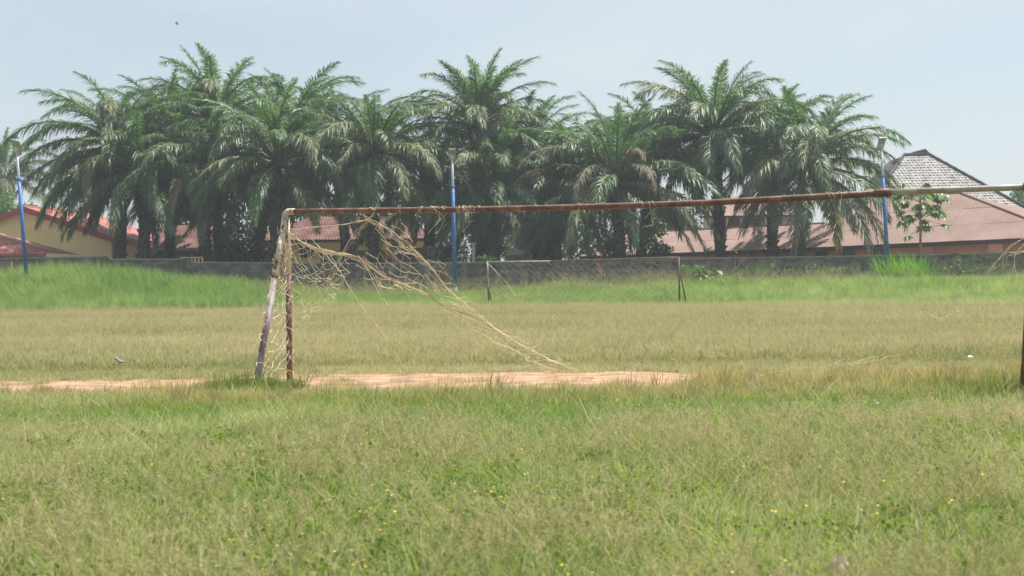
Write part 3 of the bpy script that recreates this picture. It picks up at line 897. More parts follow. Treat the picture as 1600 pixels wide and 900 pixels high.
def palm(base_px, crown, d, label, nf=38, scale=1.0, spread=1.06, dry=0, old=.24, seed=0, r=.36, low=1.0, upper=1.0, fmat=None):
    rs = random.Random(seed)
    nf = int(nf * 1.5)
    c = P(crown[0], crown[1], d)
    b = P(base_px, 420, d); b = Vector((b.x, d + rs.uniform(-.3, .3), GB if d > WY else 0))
    root = thing('oil_palm', b, label, 'palm tree', 'oil palms behind the wall')
    mid = b.lerp(c, .55) + Vector((rs.uniform(-.2, .2), 0, 0))
    m = trunk_mesh([b - Vector((0, 0, .4)), mid, c], r * 1.05, r * .95, seed)
    t = m.build('trunk', M['trunk'], root)
    # crown heart
    off = c - b
    g = 2.39996
    for k in range(nf):
        u = (k + .5) / nf
        lv = .2 + u ** (.80 / low) * 7.2 * low + rs.uniform(-.45, .45)
        i = max(0, min(7, int(round(lv))))
        kind = 'frond'
        if i >= 3:
            q = rs.random()
            if q < dry * (.5 + .5 * (i >= 4)) + (.16 if i == 7 else .04 if i == 6 else 0): kind = 'frond_dry'
            elif q < dry + old + .25 * (i >= 5) * (rs.random() < .6): kind = 'frond_old'
        key = (i, rs.randrange(2) if kind == 'frond' else 0, kind)
        o = bpy.data.objects.new('frond', FR[key])
        COL.objects.link(o)
        o.parent = root
        az = k * g + rs.uniform(-.35, .35) + seed
        o.location = off + Vector((math.cos(az) * .22, math.sin(az) * .22, .35 - .75 * u + rs.uniform(-.1, .1)))
        sc_ = scale * rs.uniform(.88, 1.18) * (.80, .86, .92, .97, 1, 1, 1, 1)[i] * (upper if i < 3 else 1)
        o.scale = (sc_ * spread, sc_, sc_)
        o.rotation_euler = (rs.uniform(-.22, .22), rs.uniform(-.07, .07), az)
        if kind == 'frond_dry': o['label'] = 'grey brown dried frond'
    # bare dead stubs around the heart
    m = MB()
    for k in range(12):
        az = k * g + 1; e_ = rs.uniform(.1, .9)
        dd = Vector((math.cos(az) * math.cos(e_), math.sin(az) * math.cos(e_), math.sin(e_)))
        m.tube([c - Vector((0, 0, .5)), c - Vector((0, 0, .3)) + dd * rs.uniform(.5, 1.0)], [.13, .07], 5)
    m.build('leaf_base', M['trunk'], root)
    root.rotation_euler = (R(rs.uniform(-2, 2)), R(rs.uniform(-2.5, 2.5)), 0)
    return root, off

palms = [
    # base px, crown px, depth, label ...
    dict(base_px=187, crown=(186, 228), d=93, scale=.97, nf=46, seed=1, low=1.05, label='big leftmost oil palm of the row with long fronds sweeping out over the yellow house'),
    dict(base_px=219, crown=(228, 268), d=91, scale=.84, nf=32, seed=2, low=1.05, label='shorter oil palm tucked close against the right of the leftmost big palm'),
    dict(base_px=262, crown=(272, 215), d=101, scale=.92, nf=32, seed=3, label='middle height oil palm filling the gap between the leftmost palm and the tallest one'),
    dict(base_px=346, crown=(341, 186), d=100, scale=1.02, nf=42, seed=4, upper=.95, label='tallest oil palm of the left clump with its top highest against the sky'),
    dict(base_px=319, crown=(318, 262), d=92, scale=.88, nf=34, seed=5, low=1.05, label='dark low oil palm in front of the tallest palm, left of the near goal'),
    dict(base_px=425, crown=(424, 254), d=89.5, scale=.98, nf=38, seed=6, old=.34, label='oil palm with pale sunlit drooping fronds directly above the near goal corner'),
    dict(base_px=385, crown=(452, 208), d=99, scale=.94, nf=34, seed=7, label='bushy oil palm rising behind the one above the goal corner'),
    dict(base_px=545, crown=(527, 232), d=102, scale=.86, nf=30, seed=8, label='half hidden oil palm left of the one over the ochre house'),
    dict(base_px=584, crown=(584, 240), d=90.5, scale=1.0, nf=40, seed=29, old=.28, upper=.84, label='oil palm whose dark trunk stands in front of the ochre house'),
    dict(base_px=668, crown=(672, 292), d=98, scale=.82, nf=30, seed=10, label='low oil palm just left of the middle lamp'),
    dict(base_px=744, crown=(744, 196), d=94, scale=.88, nf=36, seed=12, low=.82, upper=1.02, label='tall oil palm behind the middle lamp with a bare dark neck below its crown'),
    dict(base_px=765, crown=(775, 298), d=92, scale=.86, nf=32, seed=13, low=1.05, label='low dark oil palm under the tall palm, right of the middle lamp'),
    dict(base_px=850, crown=(826, 248), d=97, scale=.94, nf=36, seed=14, label='oil palm right of the tall palm with fronds curling against the sky gap'),
    dict(base_px=868, crown=(878, 300), d=92.5, scale=.84, nf=30, seed=15, low=1.05, label='low shadowy oil palm left of the greyish dry fronded palm'),
    dict(base_px=972, crown=(962, 284), d=89.5, scale=1.0, nf=38, seed=16, dry=.30, old=.3, label='oil palm with many greyish dried fronds standing behind the far goal'),
    dict(base_px=992, crown=(1012, 240), d=99, scale=.88, nf=34, seed=17, label='oil palm peeping over the right shoulder of the dry fronded palm'),
    dict(base_px=1127, crown=(1112, 206), d=93, scale=1.0, nf=40, seed=18, upper=.95, label='tall dense oil palm with a rough dark trunk before the low corrugated roof'),
    dict(base_px=1206, crown=(1196, 230), d=99, scale=.88, nf=32, seed=19, label='oil palm wedged between the tall dense palm and the rightmost palm'),
    dict(base_px=1241, crown=(1252, 256), d=90, scale=1.0, nf=40, seed=20, low=1.05, spread=.98, label='rightmost oil palm whose fronds reach toward the right lamp'),
]
for kw in palms: palm(**kw)

# far hazy palm at the left edge
palm(12, (14, 272), 150, 'distant hazy oil palm at the left edge beyond the yellow house', nf=26, scale=.95, seed=31)

# ------------------------------------------------------------------ leafy plants
def leaf_cloud(n, radii, size, seed, clumps=14, flat=.0, aspect=.5):
    """leaf faces gathered in clumps through a volume (local, centred on 0)"""
    rs = np.random.RandomState(seed)
    cc = rs.normal(size=(clumps, 3)); cc /= np.linalg.norm(cc, axis=1)[:, None]; cc *= rs.uniform(.25, .95, (clumps, 1)) ** .6
    which = rs.randint(0, clumps, n)
    p = cc[which] + rs.normal(size=(n, 3)) * .19
    p *= np.array(radii)
    d = rs.normal(size=(n, 3)); d[:, 2] -= .25; d /= np.linalg.norm(d, axis=1)[:, None]
    q = rs.normal(size=(n, 3)); q[:, 2] *= .5; s = np.cross(d, q); s /= np.linalg.norm(s, axis=1)[:, None]
    l = size * rs.uniform(.6, 1.25, (n, 1)); w_ = l * aspect
    v = np.stack([p, p + d * l * .45 + s * w_ * .5, p + d * l, p + d * l * .45 - s * w_ * .5], 1)
    nrm = np.cross(d, s)
    v[:, 2] -= nrm * l * .12
    f = np.arange(n * 4).reshape(n, 4)
    return v.reshape(-1, 3), f

def bush(name, px, py, d, w_px, h_px, mat, label, n=700, size=.22, cat='shrub', seed=0, stem=True, group=None):
    s = F_PX / d
    c = P(px, py, d)
    b = Vector((c.x, d, gz(c.x, d) if d < WY else GB))
    root = thing(name, b, label, cat, group)
    v, f = leaf_cloud(n, (w_px / s / 2, min(w_px / s / 2, 2.4), h_px / s / 2), size, seed)
    v = v + np.array(c - b)
    v[:, 2] = np.maximum(v[:, 2], .03)
    o = bpy.data.objects.new('foliage', np_mesh('foliage', v, [f], M[mat])); COL.objects.link(o); o.parent = root
    if stem:
        rs = random.Random(seed)
        m = MB()
        for k in range(4):
            e = c + Vector((rs.uniform(-1, 1) * w_px / s * .3, rs.uniform(-.4, .4), rs.uniform(0, .6) * h_px / s * .5))
            m.tube([b, b.lerp(e, .5) + Vector((rs.uniform(-.1, .1), 0, .1)), e], [.06, .04, .015], 5)
        m.build('stem', M['bark'], root)
    return root

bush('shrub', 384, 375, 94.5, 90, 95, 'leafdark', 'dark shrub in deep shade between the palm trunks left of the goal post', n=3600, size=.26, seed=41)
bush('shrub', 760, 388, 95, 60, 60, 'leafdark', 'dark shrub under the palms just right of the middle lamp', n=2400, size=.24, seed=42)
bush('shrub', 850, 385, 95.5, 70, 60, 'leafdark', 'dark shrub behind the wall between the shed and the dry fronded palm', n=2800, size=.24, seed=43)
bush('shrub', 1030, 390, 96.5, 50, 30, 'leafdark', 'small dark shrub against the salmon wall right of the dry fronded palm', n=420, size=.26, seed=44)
bush('shrub', 927, 392, 88, 34, 34, 'leafbright', 'bright lime green shrub at the wall left of the dry fronded palm', n=520, size=.2, seed=45)
bush('shrub', 955, 384, 90.8, 44, 52, 'leafmid', 'yellowish green shrub directly behind the trunk of the dry fronded palm', n=560, size=.26, seed=46)
bush('shrub', 1022, 366, 97, 44, 44, 'leafbright', 'lime green shrub high right of the twin trunks behind the far goal', n=420, size=.3, seed=47)
bush('shrub', 530, 401, 86, 26, 16, 'leafbright', 'small bright green shrub growing at the wall top inside the goal net view', n=160, size=.22, seed=48)
bush('shrub', 762, 403, 87, 30, 12, 'leafmid', 'low green shrub just over the wall beside the concrete post', n=200, size=.2, seed=49)
bush('leafy_tree', 625, 335, 128, 80, 70, 'leafmid', 'leafy green tree rising behind the ochre house roof', n=1200, size=.45, cat='tree', seed=50)
bush('leafy_tree', 14, 328, 126, 90, 50, 'leafmid', 'rounded green tree behind the yellow gable house at the left edge', n=1300, size=.42, cat='tree', seed=51)
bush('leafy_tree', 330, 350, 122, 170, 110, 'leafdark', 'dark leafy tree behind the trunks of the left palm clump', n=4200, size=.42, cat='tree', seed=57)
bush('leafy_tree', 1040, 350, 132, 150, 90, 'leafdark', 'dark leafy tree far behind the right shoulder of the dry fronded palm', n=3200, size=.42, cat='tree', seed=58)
bush('leafy_tree', 1600, 322, 150, 46, 56, 'leaffar', 'distant dark green tree at the right edge beyond the tiled roof', n=1100, size=.5, cat='tree', seed=52)
bush('leafy_tree', 1560, 338, 155, 40, 20, 'leaffar', 'low distant tree showing under the end of the tiled roof', n=500, size=.5, cat='tree', seed=53)
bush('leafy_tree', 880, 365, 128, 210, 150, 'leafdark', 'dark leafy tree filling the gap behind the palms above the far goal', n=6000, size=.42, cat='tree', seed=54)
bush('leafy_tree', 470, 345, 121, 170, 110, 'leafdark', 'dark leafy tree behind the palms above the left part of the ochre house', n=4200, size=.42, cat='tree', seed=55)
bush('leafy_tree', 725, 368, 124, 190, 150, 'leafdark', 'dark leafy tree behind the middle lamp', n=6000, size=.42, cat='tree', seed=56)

def leaf_blade(m, base, d, up, l, w_, n=5, droop=.3, fold=.15):
    """a long leaf with a midrib fold along d, drooping"""
    d = Vector(d).normalized(); s = d.cross(Vector(up)).normalized(); u = s.cross(d)
    prev = None
    for i in range(n + 1):
        t = i / n
        c = Vector(base) + d * l * t - Vector((0, 0, 1)) * droop * l * t * t
        hw = w_ * math.sin(math.pi * min(1, .08 + t * .92)) ** .6 * (1 if t < 1 else 0)
        row = (c - s * hw + u * hw * fold, c, c + s * hw + u * hw * fold)
        if prev:
            m.quad(prev[0], prev[1], row[1], row[0]); m.quad(prev[1], prev[2], row[2], row[1])
        prev = row

def banana():
    d = 93; b = P(694, 405, d); b = Vector((b.x, d, GB))
    root = thing('banana_plant', b, 'banana plant with broad torn green leaves beside the middle lamp', 'plant')
    rs = random.Random(5)
    top = b + Vector((0, 0, 2.0))
    m = MB(); m.tube([b - Vector((0, 0, .2)), b.lerp(top, .5), top], [.14, .12, .08], 8); m.build('stem', M['bark'], root)
    for k in range(9):
        az = k * 2.4 + .5; e = rs.uniform(.5, 1.15)
        m = MB(); leaf_blade(m, top - Vector((0, 0, .1)), (math.cos(az) * math.cos(e), math.sin(az) * math.cos(e), math.sin(e)), (0, 0, 1), rs.uniform(1.7, 2.4), .27, n=7, droop=rs.uniform(.3, .6))
        m.build('leaf', M['leafbright'] if k % 3 else M['leafmid'], root)
banana()

def papaya():
    d = 86.5
    b = P(1437, 410, d); b = Vector((b.x, d, GB)); top = P(1438, 306, d)
    root = thing('papaya_tree', b, 'slender papaya tree with drooping lobed leaves in front of the brown corrugated roof', 'tree')
    m = MB(); m.tube([b - Vector((0, 0, .3)), b.lerp(top, .4) + Vector((.03, 0, 0)), top], [.1, .085, .06], 8); m.build('trunk', M['bark'], root)
    rs = random.Random(8)
    for k in range(46):
        az = k * 2.4; t = rs.uniform(.60, 1.0) if k > 5 else 1.0
        e = rs.uniform(-.15, .65) + (t - .8) * .6
        st = b.lerp(top, t)
        l = rs.uniform(.85, 1.5)
        dd = Vector((math.cos(az) * math.cos(e), math.sin(az) * math.cos(e), math.sin(e)))
        en = st + dd * l + Vector((0, 0, -.12))
        m = MB(); m.tube([st, st.lerp(en, .5) + Vector((0, 0, .08)), en], [.016, .013, .01], 4)
        pet = m.build('petiole', M['petiole'], root)
        m = MB()
        out = Vector((dd.x, dd.y, -.55)).normalized()
        s = out.cross(Vector((0, 0, 1))).normalized()
        for j in range(7):
            a_ = (j - 3) * .55
            dj = out * math.cos(a_) + s * math.sin(a_) + Vector((0, 0, rs.uniform(-.25, .05)))
            leaf_blade(m, en, dj, Vector((0, 0, 1)) - out * .2, rs.uniform(.42, .64) * (1 - .08 * abs(j - 3)), .125, n=3, droop=.3)
        m.build('leaf', M['leafmid'] if rs.random() < .5 else M['leafbright'], pet)
papaya()

def cassava():
    d = 79.5
    c = P(1105, 420, d); b = Vector((c.x, d, gz(c.x, d)))
    root = thing('broadleaf_plant', b, 'leafy broad leaved green plant growing in front of the wall right of the far goal', 'plant')
    rs = random.Random(3)
    for k in range(7):
        e = b + Vector((rs.uniform(-.85, .85), rs.uniform(-.4, .4), rs.uniform(.8, 1.9)))
        m = MB(); m.tube([b + Vector((rs.uniform(-.2, .2), 0, -.05)), b.lerp(e, .6), e], [.025, .02, .01], 4); st = m.build('stem', M['petiole'], root)
        for j in range(13):
            az = rs.uniform(0, 6.28); st_ = b.lerp(e, rs.uniform(.5, 1))
            m = MB(); leaf_blade(m, st_, (math.cos(az), math.sin(az), rs.uniform(-.2, .5)), (0, 0, 1), rs.uniform(.38, .62), .13, n=4, droop=.35)
            m.build('leaf', M['leafmid'] if rs.random() < .6 else M['leafbright'], st)
cassava()

bush('shrub', 1078, 420, 81.3, 40, 24, 'leafmid', 'low scrubby green shrub in front of the wall beside the far goal post', n=420, size=.13, seed=61)
bush('shrub', 1182, 421, 81.4, 70, 22, 'leafmid', 'low olive scrub against the wall between the broad leaved plant and the dry branch', n=560, size=.12, seed=62)
bush('shrub', 1270, 420, 81.5, 80, 22, 'leafmid', 'low straggling scrub against the wall below the rightmost palm', n=600, size=.12, seed=63)
bush('shrub', 1520, 414, 81.2, 90, 26, 'leafmid', 'weedy scrub climbing the wall below the brown roof at the right end', n=620, size=.13, seed=64)

# dry twigs leaning on the wall
def twigs(name, pts_list, d, label, group=None):
    p0 = P(*pts_list[0][0], d)
    root = thing(name, Vector((p0.x, d, gz(p0.x, d))), label, 'branch', group)
    for pl in pts_list:
        m = MB(); n = len(pl)
        m.tube([P(x, y, d + .1 * i) for i, (x, y) in enumerate(pl)], [.026 - .014 * i / (n - 1) for i in range(n)], 5)
        m.build('twig', M['twig'], root)
twigs('dry_branch', [[(1215, 428), (1212, 410), (1206, 399)], [(1212, 412), (1200, 420), (1192, 428)], [(1205, 424), (1203, 415)]], 81.5, 'dry brown branch propped against the wall below the rightmost palm')
twigs('dry_branch', [[(1150, 420), (1160, 408), (1170, 396)], [(1152, 396), (1145, 388)], [(1148, 424), (1150, 398)]], 82, 'thin dry branch against the wall right of the broad leaved plant')

# ------------------------------------------------------------------ solar street lamps
def lamp(top, bot, d, lean_panel, label, blue_y, size=1.0):
    t = P(top[0], top[1], d); b = P(bot[0], bot[1], d)
    dirv = (t - b).normalized()
    base = b - dirv * ((b.z - gz(b.x, b.y) + .1) / dirv.z)
    root = thing('solar_street_lamp', base, label, 'street lamp', 'blue solar street lamps along the wall')
    y = lambda yy: b + dirv * ((bot[1] - yy) / (bot[1] - top[1]) * (t - b).length)
    q = y(blue_y); q2 = y(bot[1] - 20)
    m = MB(); m.tube([base, base + dirv * .9], [.13, .125], 10); m.build('pole_base', M['tealpole'], root, True)
    m = MB(); m.tube([base + dirv * .902, q], [.115, .1], 10); m.build('lower_pole', M['bluepole'], root, True)
    m = MB(); m.tube([q - dirv * .05, q + dirv * .02, t], [.075, .075, .06], 10); m.build('upper_pole', M['galv'], root, True)
    m = MB(); m.tube([q - dirv * .12, q + dirv * .03], .118, 10); m.build('collar', M['bluepole'], root, True)
    # all in one panel head, tilted
    rz, tilt, roll = lean_panel
    rot = Matrix.Rotation(rz, 3, 'Z') @ Matrix.Rotation(tilt, 3, 'X') @ Matrix.Rotation(roll, 3, 'Y')
    c = t + dirv * .22
    def part(nm, mat, off, s, parent=root):
        m = MB(); pts = [(-1, -1, -1), (1, -1, -1), (1, 1, -1), (-1, 1, -1), (-1, -1, 1), (1, -1, 1), (1, 1, 1), (-1, 1, 1)]
        m.hexa([c + rot @ (Vector(off) + Vector((p[0] * s[0] / 2, p[1] * s[1] / 2, p[2] * s[2] / 2))) for p in pts])
        return m.build(nm, M[mat], parent)
    h = part('panel_housing', 'panelback', (0, 0, 0), (.46 * size, .86 * size, .06))
    part('solar_cells', 'cells', (0, 0, .034), (.40 * size, .8 * size, .006), h)
    part('led_plate', 'led', (0, .16 * size, -.034), (.36 * size, .34 * size, .006), h)
    m = MB(); m.tube([t - dirv * .08, t + dirv * .2], .07, 8); m.build('bracket', M['galv'], root, True)
lamp((26, 236), (39.5, 410), 79, (R(8), R(-52), R(24)), 'leftmost blue solar street lamp leaning beside the yellow gable house', 279, 1.05)
lamp((706.5, 248), (711, 438), 80, (R(4), R(-58), R(0)), 'middle blue solar street lamp rising behind the goal net', 291, .85)
lamp((1377, 231), (1386.5, 402), 80.5, (R(12), R(-56), R(-8)), 'rightmost blue solar street lamp before the tiled roof', 274, .95)

# ------------------------------------------------------------------ near goal
GL = Vector((-3.164, 20.2, 0)); GR = Vector((5.80, 16.1, 0))
gdir = (GR - GL).normalized(); gnear = Vector((gdir.y, -gdir.x, 0))
if gnear.y > 0: gnear = -gnear
def on_goal(px, py):
    """the place on the goal's own upright plane seen at a pixel"""
    r = P(px, py, 10) - CAM
    k = gnear.dot(GL - CAM) / gnear.dot(r)
    return CAM + r * k
def near_goal():
    root = thing('football_goal', (GL + GR) / 2, 'near rusty football goal with a long sagging crossbar and torn net', 'football goal', 'football goals')
    tl = on_goal(449, 330); foot = on_goal(452.5, 600); foot.z = -.1
    pts = [on_goal(449, 331), on_goal(540, 329.5), on_goal(630, 328.5), on_goal(720, 327.5), on_goal(800, 326), on_goal(900, 323.8), on_goal(1000, 320.8),
           on_goal(1100, 317), on_goal(1200, 312), on_goal(1290, 307), on_goal(1372, 302)]
    rb = .040
    m = MB(); m.tube([pts[0] + gdir * .05] + pts[1:], rb, 14); m.build('crossbar', M['rust'], root, True)
    m = MB(); a, b = on_goal(1366, 302.4), on_goal(1392, 300.6); m.tube([a, a.lerp(b, .5), b], [.05, .053, .049], 14); m.build('pipe_joint', M['rust'], root, True, label='heavily rusted lump where the two pipes join')
    rt = on_goal(1612, 292.2)
    m = MB(); m.tube([on_goal(1391, 300.7), on_goal(1480, 296.8), on_goal(1560, 294), on_goal(1606, 292.4)], .036, 14); m.build('crossbar', M['steel'], root, True, label='paler galvanised end of the crossbar')
    m = MB(); m.tube([rt + Vector((-.09, 0, .0)), rt, rt - Vector((0, 0, .09))], [.05, .053, .05], 12); m.build('corner_joint', M['rust'], root, True)
    # elbow
    m = MB(); e0 = on_goal(460, 330.5); m.tube([e0, on_goal(450, 331), on_goal(445, 335), on_goal(446, 343)], [.046, .048, .048, .045], 12); m.build('corner_joint', M['paintrust'], root, True)
    mid = on_goal(451, 428)
    m = MB(); m.tube([on_goal(447.5, 340), mid], [.043, .043], 14); m.build('post', M['paintrust'], root, True, label='upper post with peeling cream paint')
    m = MB(); m.tube([mid, foot.lerp(mid, .5), foot], [.0425, .041, .043], 14); m.build('post', M['rust'], root, True)
    # back stay, leaning out on the camera's side
    st = on_goal(446, 338); q = P(401, 597, 19.15); dirs = (q - st).normalized(); q = st + dirs * ((st.z + .08) / -dirs.z)
    k = st.lerp(q, .36)
    m = MB(); m.tube([st, k], [.043, .044], 14); m.build('stay', M['paintrust'], root, True, label='upper stay with peeling cream paint')
    m = MB(); m.tube([k, q], [.0445, .047], 14); m.build('stay', M['purplerust'], root, True)
    # right post and its stay, at and beyond the picture edge
    f2 = on_goal(1598, 620); f2.z = -.1
    m = MB(); m.tube([rt, rt.lerp(f2, .5) + Vector((.02, 0, 0)), f2], [.045, .044, .047], 14); m.build('post', M['rust'], root, True)
    e2 = GR + gnear * 1.05 + Vector((.35, 0, -.08))
    m = MB(); m.tube([rt - Vector((0, 0, .03)), e2], .044, 12); m.build('stay', M['purplerust'], root, True)
    return st, q, tl, foot, rt, f2
ST, SQ, TL, FOOT, RT, RF = near_goal()

def jline(pts, n, jit, rs, sag=0.0):
    """resample a polyline and shake it a little"""
    pts = [Vector(p) for p in pts]
    out = []
    L_ = [0]
    for i in range(len(pts) - 1): L_.append(L_[-1] + (pts[i + 1] - pts[i]).length)
    for i in range(n + 1):
        s = L_[-1] * i / n
        k = 0
        while k < len(pts) - 2 and L_[k + 1] < s: k += 1
        a = (s - L_[k]) / max(1e-6, L_[k + 1] - L_[k])
        p = pts[k].lerp(pts[k + 1], a)
        e = 0 if i in (0, n) else jit
        p = p + Vector((rs.uniform(-e, e), rs.uniform(-e, e), rs.uniform(-e, e))) - Vector((0, 0, sag * math.sin(math.pi * i / n)))
        out.append(p)
    return out

def near_net():
    rs = random.Random(77)
    root = thing('goal_net', TL, 'torn straw coloured net tangled on the near goal and trailing to the dirt', 'net', 'goal nets')
    tr = .0023
    # side panel between post and stay
    m = MB()
    rows, cols = 34, 10
    grid = {}
    for i in range(rows + 1):
        t = .07 + .93 * i / rows
        a = ST.lerp(SQ, t); b = TL.lerp(FOOT, t) + Vector((.02, 0, 0))
        a = a - Vector((.06, .06, 0)) * rs.uniform(.2, 1); 
        for j in range(cols + 1):
            s = j / cols
            bel = math.sin(math.pi * s) * .05
            p = a.lerp(b, -.06 + 1.16 * s) + Vector((rs.uniform(-.03, .03), rs.uniform(-.04, .04) - bel, rs.uniform(-.035, .035) - bel))
            p.z = max(.03, p.z)
            grid[i, j] = p
    for i in range(rows):
        for j in range(cols + 1):
            if rs.random() < .1: continue
            for dj in (-1, 1):
                if 0 <= j + dj <= cols and (i + j) % 2 == 0 and rs.random() > .06:
                    a, b = grid[i, j], grid[i + 1, j + dj]
                    m.tube(jline([a, b], 2, .012, rs), .0034, 4, False)
    # twine wound round the members
    for _ in range(60):
        which = rs.random() < .55
        t = rs.uniform(.12, .95)
        c = (ST.lerp(SQ, t) if which else TL.lerp(FOOT, t))
        r = rs.uniform(.05, .085); ph = rs.uniform(0, 6.28)
        pts = [c + Vector((math.cos(ph + k * .9) * r, math.sin(ph + k * .9) * r, -k * .03 + rs.uniform(-.03, .03))) for k in range(rs.randint(4, 9))]
        m.tube(pts, tr, 4, False)
    o = m.build('side_mesh', M['twine'], root)
    def depth_pt(px, py, dd):     # a place dd metres beyond the goal plane
        p = on_goal(px, py); r = (p - CAM); return CAM + r * ((p.y + dd) / p.y)
    def bundle(name, pl, n_str, spread, r, mat, jit=.007, taper=1.0):
        base = [depth_pt(*q) for q in pl]
        for s in range(n_str):
            m = MB()
            ph = rs.uniform(0, 6.28)
            line = jline(base, max(10, len(base) * 4), jit, rs)
            N = len(line)
            out = []
            for i, p in enumerate(line):
                k = spread * (.35 + .65 * i / N * taper) * rs.uniform(.85, 1.1)
                out.append(p + Vector((math.cos(ph + i * .35) * k, math.sin(ph + i * .35) * k, math.sin(ph * 1.7 + i * .3) * k)))
            for p in out: p.z = max(.02, p.z)
            m.tube(out, r * rs.uniform(.75, 1.2), 5, False)
            m.build(name, M[mat], root)
    # thick rolled edge from the post down to the right
    bundle('rope', [(447, 361, -.05), (470, 377, .0), (495, 388, .1), (520, 394, .2), (545, 398, .3), (560, 403, .4), (580, 418, .5), (600, 432, .6), (640, 448, .7), (668, 462, .8)], 5, .015, .0036, 'rope')
    bundle('rope', [(452, 364, .0), (480, 384, .05), (510, 396, .15), (548, 400, .3)], 5, .024, .0036, 'twine')
    # line to the knot under the bar, and ties over the bar
    K = (577, 343, .15)
    bundle('rope', [(449, 359, 0), (500, 354, .06), (540, 350, .1), K], 2, .008, .0032, 'twine')
    bundle('rope', [(588, 327, -.03), (582, 336, .05), K], 3, .02, .003, 'twine')
    bundle('rope', [(560, 330, -.04), (570, 338, .05), K], 2, .015, .003, 'twine')
    bundle('rope', [K, (598, 352, .3), (612, 362, .4), (622, 372, .5), (632, 388, .6), (655, 398, .7), (668, 412, .9)], 2, .03, .0028, 'twine')
    bundle('rope', [K, (558, 362, .2), (545, 382, .25), (536, 400, .3), (520, 425, .35), (505, 445, .4), (475, 470, .3)], 3, .05, .0028, 'twine')
    # long pale trailing bundle to the dirt
    bundle('trailing_rope', [(640, 385, .5), (668, 412, .9), (700, 452, 1.4), (735, 480, 1.9), (770, 511, 2.3), (810, 538, 2.7), (850, 558, 3.0), (885, 571, 3.2), (918, 583, 3.35)], 3, .016, .0032, 'rope', taper=1.2)
    bundle('trailing_rope', [(600, 392, .4), (640, 425, .8), (680, 470, 1.2), (700, 482, 1.5), (742, 496, 1.9), (770, 514, 2.2), (800, 540, 2.5), (840, 562, 2.8), (898, 582, 3.25)], 3, .018, .0026, 'twinebrown', taper=1.2)
    bundle('rope', [(486, 372, .1), (530, 420, .4), (548, 452, .6), (562, 478, .9), (590, 510, 1.2), (608, 533, 1.5)], 2, .015, .0028, 'twine')
    bundle('rope', [(560, 400, .4), (584, 440, .8), (610, 480, 1.2)], 2, .05, .0035, 'twine')
    # loose mesh hung between the rolled edge, the knot and the trailing rope
    def patch(quad, nu, nv, jit, drop=.08, r=tr, mat='twine', dia=True):
        m = MB(); A, B, C, D = [depth_pt(*q) for q in quad]; g = {}
        for i in range(nu + 1):
            for j in range(nv + 1):
                u, v = i / nu, j / nv
                p = A.lerp(B, u).lerp(D.lerp(C, u), v)
                p = p + Vector((rs.gauss(0, jit), rs.gauss(0, jit), rs.gauss(0, jit) - .1 * math.sin(math.pi * u) * math.sin(math.pi * v)))
                p.z = max(.03, p.z); g[i, j] = p
        for i in range(nu + 1):
            for j in range(nv):
                if (i + j) % 2: continue
                for di in (-1, 1):
                    if 0 <= i + di <= nu and rs.random() > drop:
                        a, b = g[i, j], g[i + di, j + 1]
                        m.tube(jline([a, b], 3, jit * .10, rs, sag=rs.uniform(0, .016)), r * rs.uniform(.8, 1.15), 4, False)
        m.build('net_mesh', M[mat], root)
    patch([(455, 372, 0), (548, 402, .3), (535, 455, .45), (452, 430, .0)], 16, 10, .022, .04)
    patch([(452, 428, 0), (535, 455, .45), (500, 478, .4), (451, 520, .0)], 12, 8, .026, .06, .0022)
    patch([(548, 402, .3), (632, 388, .6), (668, 450, 1.2), (590, 455, .7)], 12, 8, .024, .08, .0023)
    patch([(577, 345, .15), (632, 350, .2), (660, 402, .8), (610, 395, .5)], 9, 7, .026, .08, .0023)
    patch([(640, 392, .5), (690, 410, .9), (742, 485, 1.9), (700, 482, 1.5)], 7, 15, .018, .06, .0019)
    patch([(690, 482, 1.4), (742, 486, 1.9), (905, 579, 3.3), (850, 580, 3.0)], 6, 20, .02, .06, .0019)
    # draped over the grass to the right
    def ground_line(pl, r, mat, z=.1, n=3):
        for s in range(n):
            m = MB()
            pts = []
            for (px, py) in pl:
                p = P(px, py + (rs.uniform(-11, 11) if z < .1 else rs.uniform(-1.5, 1.5)), 10); r_ = p - CAM; k = (z - CAM.z) / r_.z
                q = CAM + r_ * k; q.z = z + rs.uniform(-.03, .05); pts.append(q)
            m.tube(jline(pts, 26, .02, rs), r, 4, False); m.build('ground_strand', M[mat], root)
    ground_line([(918, 582), (980, 592), (1060, 599), (1150, 596), (1250, 581), (1330, 564), (1420, 546)], .0018, 'twine', n=4, z=.05)
    ground_line([(1090, 606), (1180, 592), (1270, 576), (1340, 566)], .0018, 'twinebrown', n=3, z=.05)
    ground_line([(1454, 494), (1466, 498), (1480, 496), (1492, 489), (1500, 486)], .005, 'twine', .16, n=1)
    ground_line([(1494, 452), (1506, 448), (1516, 447)], .005, 'twine', .2, n=1)
    # twine caught along the crossbar
    m = MB()
    for (x0, x1, n) in ((560, 760, 22), (900, 1080, 5), (1280, 1390, 6)):
        for k in range(n):
            px = rs.uniform(x0, x1)
            yb = np.interp(px, [449, 630, 800, 1000, 1200, 1372], [331, 328.5, 326, 320.8, 312, 302])
            c = on_goal(px, float(yb)); ph = rs.uniform(0, 6.28)
            pts = [c + gdir * (.018 * i * rs.uniform(-.4, 1)) + Vector((0, math.cos(ph + i * .95) * .052, math.sin(ph + i * .95) * .052)) for i in range(6)]
            if rs.random() < .45: pts += [pts[-1] + Vector((rs.uniform(-.1, .1), 0, -rs.uniform(.05, .22))), pts[-1] + Vector((rs.uniform(-.15, .15), 0, -rs.uniform(.1, .3)))]
            m = MB(); m.tube(pts, .003, 4, False); m.build('bar_tie', M['twine'], root)
